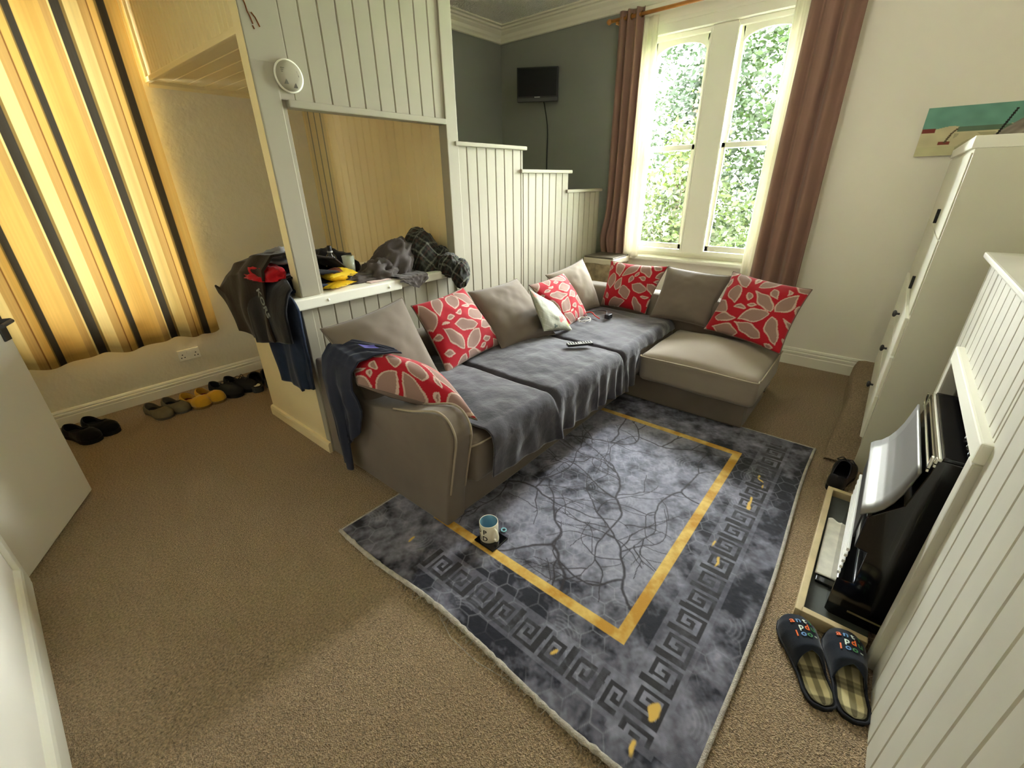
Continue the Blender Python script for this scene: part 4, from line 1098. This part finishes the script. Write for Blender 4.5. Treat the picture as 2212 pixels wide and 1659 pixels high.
bt = thing('bottle', (1.36, 2.58, LZ), 'dark bottle with a black cap and pale collar on the ledge by the post', 'bottle')
c = (1.36, 2.58, LZ)
MB().lathe([(0, 0), (.033, 0), (.035, .004), (.035, .12), (.028, .15), (.015, .165), (.014, .18), (0, .18)], c, 28).build('body', M('dark_bottle', S(18, 16, 14), .1, .6), bt, True)
MB().lathe([(.0155, .17), (.0165, .172), (.0165, .178), (.0155, .18)], c, 24).build('collar', silver, bt, True)
MB().lathe([(.013, .18), (.013, .207), (.010, .21), (0, .21)], c, 24).build('cap', black, bt, True)
pp = MB(); pp.box((1.45, 2.33, LZ), (1.60, 2.42, LZ+.003), .001)
tag(pp.build('leaflet', M('pinkish_leaflet', S(214, 190, 184), .6, .2, var=(30, .1))), 'thin pinkish leaflet lying on the ledge beside the hoodie sleeve', 'leaflet')

# navy top thrown over the arm cushion
def gar(u, v):
    """v 0..1 from the tip on the cushion, over the edge and down the sofa end"""
    y0 = interp(v, [0, .3, .45, .7, 1], [1.70, 1.79, 1.80, 1.77, 1.84]); y1 = interp(v, [0, .3, .45, .7, 1], [1.77, 2.06, 2.07, 2.09, 2.08])
    y = lerp(y0, y1, u)
    x = interp(v, [0, .12, .25, .36, .42, .5, .7, 1], [1.17, 1.12, 1.06, .985, .945, .93, .945, .955])
    z = interp(v, [0, .12, .25, .36, .42, .5, .7, 1], [.755, .775, .785, .765, .715, .60, .38, .08])
    if v > .5:
        bot = .05 if u > .55 else lerp(.34, .22, u/.55); z = lerp(.60, bot, (v-.5)/.5)
    hk = max(0, min(1, (v-.42)/.2))
    z -= .05*(1-hk)*(1-u)*interp(v, [0, .3, .5], [.2, .8, 0])
    x += hk*(.014*math.sin(u*13+2*v)+.006*nz(u*9, v*5)-.012)
    z += (1-hk)*.008*nz(u*7, v*9, 3); y += .008*nz(v*9, u*3, 5)
    return (x, y, z)
t = thing('navy_shirt', (.95, 1.93, .1), 'dark navy shirt with a violet print thrown over the arm cushion, hanging to the floor', 'shirt')
MB().grid(gar, 60, 120).build('cloth', navyc, t, True, solid=.008)
def prn(u, v):
    p = gar(lerp(.35, .62, u), lerp(.14, .24, v)); return (p[0], p[1], p[2]+.006)
MB().grid(prn, 10, 10).build('print_patch', M('violet_print', S(104, 100, 176), .7, .2), t, True)

# ================================================================ SHOES
def shoe(name, label, group, L=.28, W=.10, heel=.075, instep=.085, toe=.05, sole=.022, op=(.04, .56), uppm=None, solem=None, insm=None, laces=False, mule=False, cuff=.35, trim=None):
    t = thing(name, (0, 0, 0), label, 'slipper' if 'slipper' in name else 'shoe', group)
    ws = lambda s: W/2*interp(s, [0, .02, .06, .15, .32, .5, .7, .82, .92, .97, 1], [.0, .42, .62, .74, .70, .80, .98, .97, .76, .50, .0])
    hs = lambda s: interp(s, [0, .1, .35, .5, .62, .8, .93, 1], [heel*.9, heel, heel*.86, instep, instep*.9, toe*1.12, toe*.8, toe*.35])
    X = lambda s: (s-.5)*L
    S_ = [0, .006, .02, .04, .07, .1]+list(np.linspace(.14, .9, 26))+[.93, .955, .975, .99, 1]
    V = []; n = len(S_)
    for z in (0, .004, sole-.003, sole):                              # sole
        k = .97 if z in (0,) else 1.0
        V += [(X(s), ws(s)*k*1.04, z) for s in S_]+[(X(s), -ws(s)*k*1.04, z) for s in S_[::-1]]
    m = 2*n; F = [tuple(range(m))[::-1], tuple(range(3*m, 4*m))]
    for q in range(3): F += [(q*m+i, q*m+(i+1) % m, (q+1)*m+(i+1) % m, (q+1)*m+i) for i in range(m)]
    MB().add(V, F).build('sole', solem, t)
    V = [(X(s)*.95, ws(s)*.86, sole+.003+.004*math.sin(s*3)) for s in S_]+[(X(s)*.95, -ws(s)*.86, sole+.003+.004*math.sin(s*3)) for s in S_[::-1]]
    if trim: 
        mb = MB(); mb.grid(lambda u, v: (X(u)*.95, ws(u)*.86*(2*v-1), sole+.004+.003*math.sin(u*3)), 60, 24, colf=trim); mb.build('insole', insm, t, True)
    else: MB().add(V, [tuple(range(m))]).build('insole', insm, t)
    def up(sgn):
        def f(u, v):
            s = lerp(op[1] if mule else 0, 1, u) if not mule else lerp(op[1]-.10*(1-v)*1.0, 1, u)
            s = min(1, max(0, s)); open_ = op[0] < s < op[1] and not mule
            a1 = math.pi/2
            if open_:
                e = math.sin(math.pi*(s-op[0])/(op[1]-op[0]))**.45; a1 = lerp(math.pi/2, R(30), e)
            a = a1*v; w, h = ws(s), hs(s)
            cz = math.sin(a)**.75 if a > 0 else 0
            if mule and False: pass
            return (X(s), sgn*w*math.cos(a)**.85 if a < math.pi/2 else 0, sole-.002+h*cz)
        return f
    mb = MB(); mb.grid(up(1), 56, 14).grid(up(-1), 56, 14, flip=True).weld()
    mb.build('upper', uppm, t, True, solid=.005)
    if laces:
        lm = MB()
        for k in range(5):
            s = .56+.045*k; z = sole+hs(s)+.002; lm.tube([(X(s)-.006, -.022, z-.008), (X(s), 0, z+.001), (X(s)+.006, .022, z-.008)], .0028, 6)
        for sg in (1, -1): lm.tube(spl([(X(.55), 0, sole+hs(.55)), (X(.53), sg*.02, sole+hs(.5)+.012), (X(.5), sg*.04, sole+hs(.5)-.005), (X(.55), sg*.03, sole+hs(.5)-.012), (X(.55), 0, sole+hs(.55))], 5), .0025, 6)
        lm.build('laces', black, t, True)
    return t, X, ws, hs
def place(t, x, y, deg, z=.0): t.location = (x, y, z); t.rotation_euler = (0, 0, R(deg)); return t
SG = 'shoes set along the skirting under the striped curtain'
dk = M('dark_rubber', S(30, 30, 30), .7, .2); chl = M('charcoal_suede', S(44, 44, 44), .85, .1, bump=(300, .3, .002)); olv = M('grey_suede', S(112, 104, 84), .85, .1, bump=(300, .3, .002), var=(20, .12))
greysole = M('grey_sole', S(92, 90, 82), .7, .2); ylw = M('yellow_plush', S(206, 160, 52), .85, .1, bump=(150, .5, .004), sheen=.4); maroon = M('maroon_lining', S(110, 44, 40), .85, .1)
def pair(args, label_a, label_b, xa, ya, da, xb, yb, db, z=.0, post=None):
    t, X, ws, hs = shoe(args.pop('name'), label_a, SG, **args)
    if post: post(t, X, ws, hs)
    place(t, xa, ya, da); b = dup(t, mirror=True); b['label'] = label_b; place(b, xb, yb, db)
pair(dict(name='slip_on_shoe', L=.29, W=.115, heel=.06, instep=.066, toe=.05, sole=.03, op=(.03, .72), uppm=blackc, solem=dk, insm=dk),
     'black slip-on shoe nearest the white door edge', 'black slip-on shoe beside its pair, farther from the door', .035, 3.76, -68, .135, 3.80, -68)
pair(dict(name='moccasin', L=.27, W=.11, heel=.055, instep=.062, toe=.045, sole=.018, op=(.05, .70), uppm=olv, solem=greysole, insm=dk, laces=False),
     'grey suede moccasin at the end of the shoe row toward the black slip-ons', 'grey suede moccasin touching the yellow slipper', .45, 3.76, -75, .56, 3.77, -75)
def mouth(t, X, ws, hs):
    pass
pair(dict(name='yellow_slipper', L=.27, W=.115, heel=.06, instep=.068, toe=.06, sole=.02, op=(.05, .68), uppm=ylw, solem=M('tan_sole', S(140, 110, 60), .8), insm=maroon, laces=False),
     'yellow plush slipper beside the grey moccasins', 'yellow plush slipper beside the dark laced trainers', .675, 3.73, -70, .78, 3.74, -70)
pair(dict(name='trainer', L=.30, W=.112, heel=.07, instep=.08, toe=.055, sole=.03, op=(.05, .60), uppm=chl, solem=dk, insm=dk, laces=True),
     'dark grey laced trainer beside the yellow slippers', 'dark grey laced trainer next to the white-patched sandals', .895, 3.74, -66, 1.01, 3.76, -66)
wpatch = M('white_patch', S(206, 202, 186), .6, .2)
def heelpatch(t, X, ws, hs):
    MB().grid(lambda u, v: (X(.10+.2*v), ws(.2)*.62*(2*u-1)*math.sin(math.pi*(.2+.6*v)), .047+.0*v), 10, 8).build('heel_label', wpatch, t, True)
pair(dict(name='sandal', L=.28, W=.11, heel=.05, instep=.09, toe=.055, sole=.042, op=(.04, .55), uppm=blackc, solem=M('sandal_sole', S(64, 64, 58), .7), insm=dk, mule=True),
     'black sandal with a white heel patch, by the trainers', 'black sandal with a white heel patch, half hidden by the end panel', 1.105, 3.70, 74, 1.215, 3.71, 74, post=heelpatch)
# lone shoe by the hearth
t, X, ws, hs = shoe('lace_up_shoe', 'black lace-up shoe standing at the far end of the hearth by the cabinet', None, L=.28, W=.105, heel=.08, instep=.10, toe=.06, sole=.03, op=(.04, .52), uppm=M('black_leather_upper', S(30, 30, 33), .45, .4), solem=dk, insm=dk, laces=True)
place(t, 2.585, -.125, -8, .0); t.location.z = .005
# letter slippers
navyf = M('navy_felt', S(36, 40, 48), .9, .1, bump=(300, .3, .002), sheen=.2)
chk = M('checked_fleece', (.3, .3, .2), .9, .05, attr='Col', bump=(200, .4, .003), sheen=.2)
def check(u, v):
    c = np.array(S(196, 184, 142)); a = (u*3.1+.15) % 1; b = (v*2.0+.25) % 1
    for q in (a, b):
        if q < .42: c = c*.42
        if .18 < q < .24: c = c*.6
    return tuple(c)
LC = {'o': M('orange_thread', S(232, 110, 50), .6), 'b': M('blue_thread', S(96, 140, 190), .6), 'w': M('white_thread', S(210, 222, 214), .6), 'g': M('green_thread', S(70, 130, 84), .6)}
def letters(t, X, ws, hs, L):
    rows = [(.80, [('a', 'o'), ('n', 'b'), ('t', 'w'), ('i', 'g')]), (.715, [(' ', 'w'), ('p', 'w'), ('d', 'o'), ('u', 'g')]), (.63, [('l', 'o'), ('o', 'b'), ('o', 'g'), ('-', 'w')])]
    for s, row in rows:
        for k, (chh, cc) in enumerate(row):
            if chh == ' ': continue
            y0 = (1.5-k)*.019
            def fn(v, lc, s=s, y0=y0):
                x = X(s)+lc.y-.008; y = y0-lc.x; sv = x/L+.5; w = max(.01, ws(sv)); q = min(.98, abs(y)/w)
                ca = q**(1/.85); z = .016+hs(sv)*max(0, 1-ca*ca)**.375
                return Vector((x, y, z+.0045+lc.z))
            MB().text(chh, Matrix.Identity(4), .031, .0008, fn=fn).build('letter', LC[cc], t)
    bp = [(X(s), sg*ws(s)*1.05, .016) for sg, ss in ((1, np.linspace(.005, .995, 40)), (-1, np.linspace(.995, .005, 40))) for s in ss]
    MB().tube(bp, .004, 7, True).build('edge_piping', M('navy_piping', S(30, 32, 38), .7), t, True)
kw = dict(L=.315, W=.118, heel=.03, instep=.075, toe=.058, sole=.016, op=(0, .47), uppm=navyf, solem=dk, insm=chk, mule=True, trim=check)
t, X, ws, hs = shoe('letter_slipper', 'navy slipper with coloured letters and checked insole, toe against the hearth corner', 'navy letter slippers', **kw)
letters(t, X, ws, hs, .315); place(t, 1.345, -.150, 27, .0)
t2 = dup(t); t2['label'] = 'navy slipper with coloured letters, against the boarded fire surround'; place(t2, 1.375, -.262, 12, .0)

# ================================================================ OUTSIDE
struct(MB().box((5.0, -20, -3.6), (60, 30, -3.5), 0).build('ground', M('lawn', S(90, 120, 60), .9, .1)))
def tree(x, y, h, seed, label, crowns, leafc, N=5200, size=.11):
    rnd = random.Random(seed); t = thing('tree', (x, y, -3.5), label, 'tree', 'trees outside the arched window')
    bark = M('bark', S(84, 74, 60), .9, .1, var=(12, .2)); mb = MB()
    mb.tube(spl([(x, y, -3.5), (x+.1, y+.05, -1.5), (x-.05, y, .5), (x, y+.1, h*.8)], 6), [lerp(.16, .04, k/18) for k in range(19)], 8)
    mb.build('trunk', bark, t, True)
    mb = MB()
    for (cx, cy, cz, r) in crowns:
        for k in range(5):
            d = Vector((rnd.gauss(0, 1), rnd.gauss(0, 1), rnd.gauss(0, .8))).normalized()*r*.8
            z0 = cz-.5*r; mb.tube([(x, y, max(-2, z0-.6)), (lerp(x, cx+d.x, .5), lerp(y, cy+d.y, .5), lerp(z0-.6, cz+d.z, .6)), (cx+d.x, cy+d.y, cz+d.z)], [.035, .02, .006], 5)
    mb.build('branches', bark, t, True)
    V = []; F = []; n = 0
    tot = sum(c[3]**2 for c in crowns)
    for (cx, cy, cz, r) in crowns:
        tw = []
        for k in range(int(130*r*r)+20):
            d = Vector((rnd.gauss(0, 1), rnd.gauss(0, 1), rnd.gauss(0, 1))).normalized()*r*rnd.uniform(.35, 1.0)**.6; tw.append(Vector((cx, cy, cz))+d)
        for k in range(int(N*r*r/tot)):
            c = rnd.choice(tw)+Vector((rnd.gauss(0, .11), rnd.gauss(0, .11), rnd.gauss(0, .12)))
            a = Vector((rnd.gauss(0, 1), rnd.gauss(0, 1), rnd.gauss(0, .6)-.2)).normalized(); b = a.cross(Vector((rnd.gauss(0, 1), rnd.gauss(0, 1), rnd.gauss(0, 1)))).normalized()
            s = size*rnd.uniform(.6, 1.25)
            V += [c-a*s*.5, c+b*s*.3, c+a*s*.6, c-b*s*.3]; F.append((n, n+1, n+2, n+3)); n += 4
    MB().add(V, F).build('crown', leafc, t)
lf1 = M('leaf_green', S(20, 32, 5), .55, .3, var=(1.5, .3), trans=.5); lf2 = M('leaf_yellow_green', S(28, 36, 6), .55, .3, var=(1.5, .25), trans=.5); lf3 = M('leaf_blue_green', S(18, 28, 12), .55, .3, var=(1.5, .25), trans=.5)
tree(9.6, 3.4, 5.5, 3, 'tall loose blue-green tree filling the left sash', [(9.4, 3.9, 3.3, 1.1), (9.5, 3.0, 2.7, .9), (9.2, 3.8, 1.6, .9), (9.6, 3.0, 1.3, .8), (9.8, 3.5, 4.6, 1.0)], lf3, 9500)
tree(8.2, 3.1, 3.0, 5, 'yellow-green leafy bush in front of the tall tree, low in the window', [(8.0, 3.2, 1.1, .8), (7.9, 2.5, .7, .8), (8.0, 3.3, .1, .9), (8.2, 2.3, -.2, .9), (8.0, 2.8, 1.9, .5)], lf2, 9000, .10)
tree(9.8, 1.6, 5.8, 8, 'green tree filling the right sash beside the brown curtain', [(9.6, 2.2, 3.0, 1.0), (9.4, 1.5, 2.2, 1.0), (9.6, 2.4, 1.2, .9), (9.2, 1.6, .6, 1.0), (9.9, 1.8, 4.2, 1.0), (9.4, 2.2, .0, .9)], lf1, 11500)
tree(9.0, -2.6, 5.6, 13, 'big green tree added out of view to the right, screening off sky light', [(8.8, -1.6, 2.4, 1.3), (8.6, -2.8, 1.2, 1.3), (9.0, -2.4, 3.8, 1.3), (9.2, -.8, 3.4, 1.0), (8.8, -.7, 1.0, .9), (8.8, -4.0, 2.6, 1.2)], lf1, 3000, .15)  # unseen tree added to keep bright sky off the stepped boards
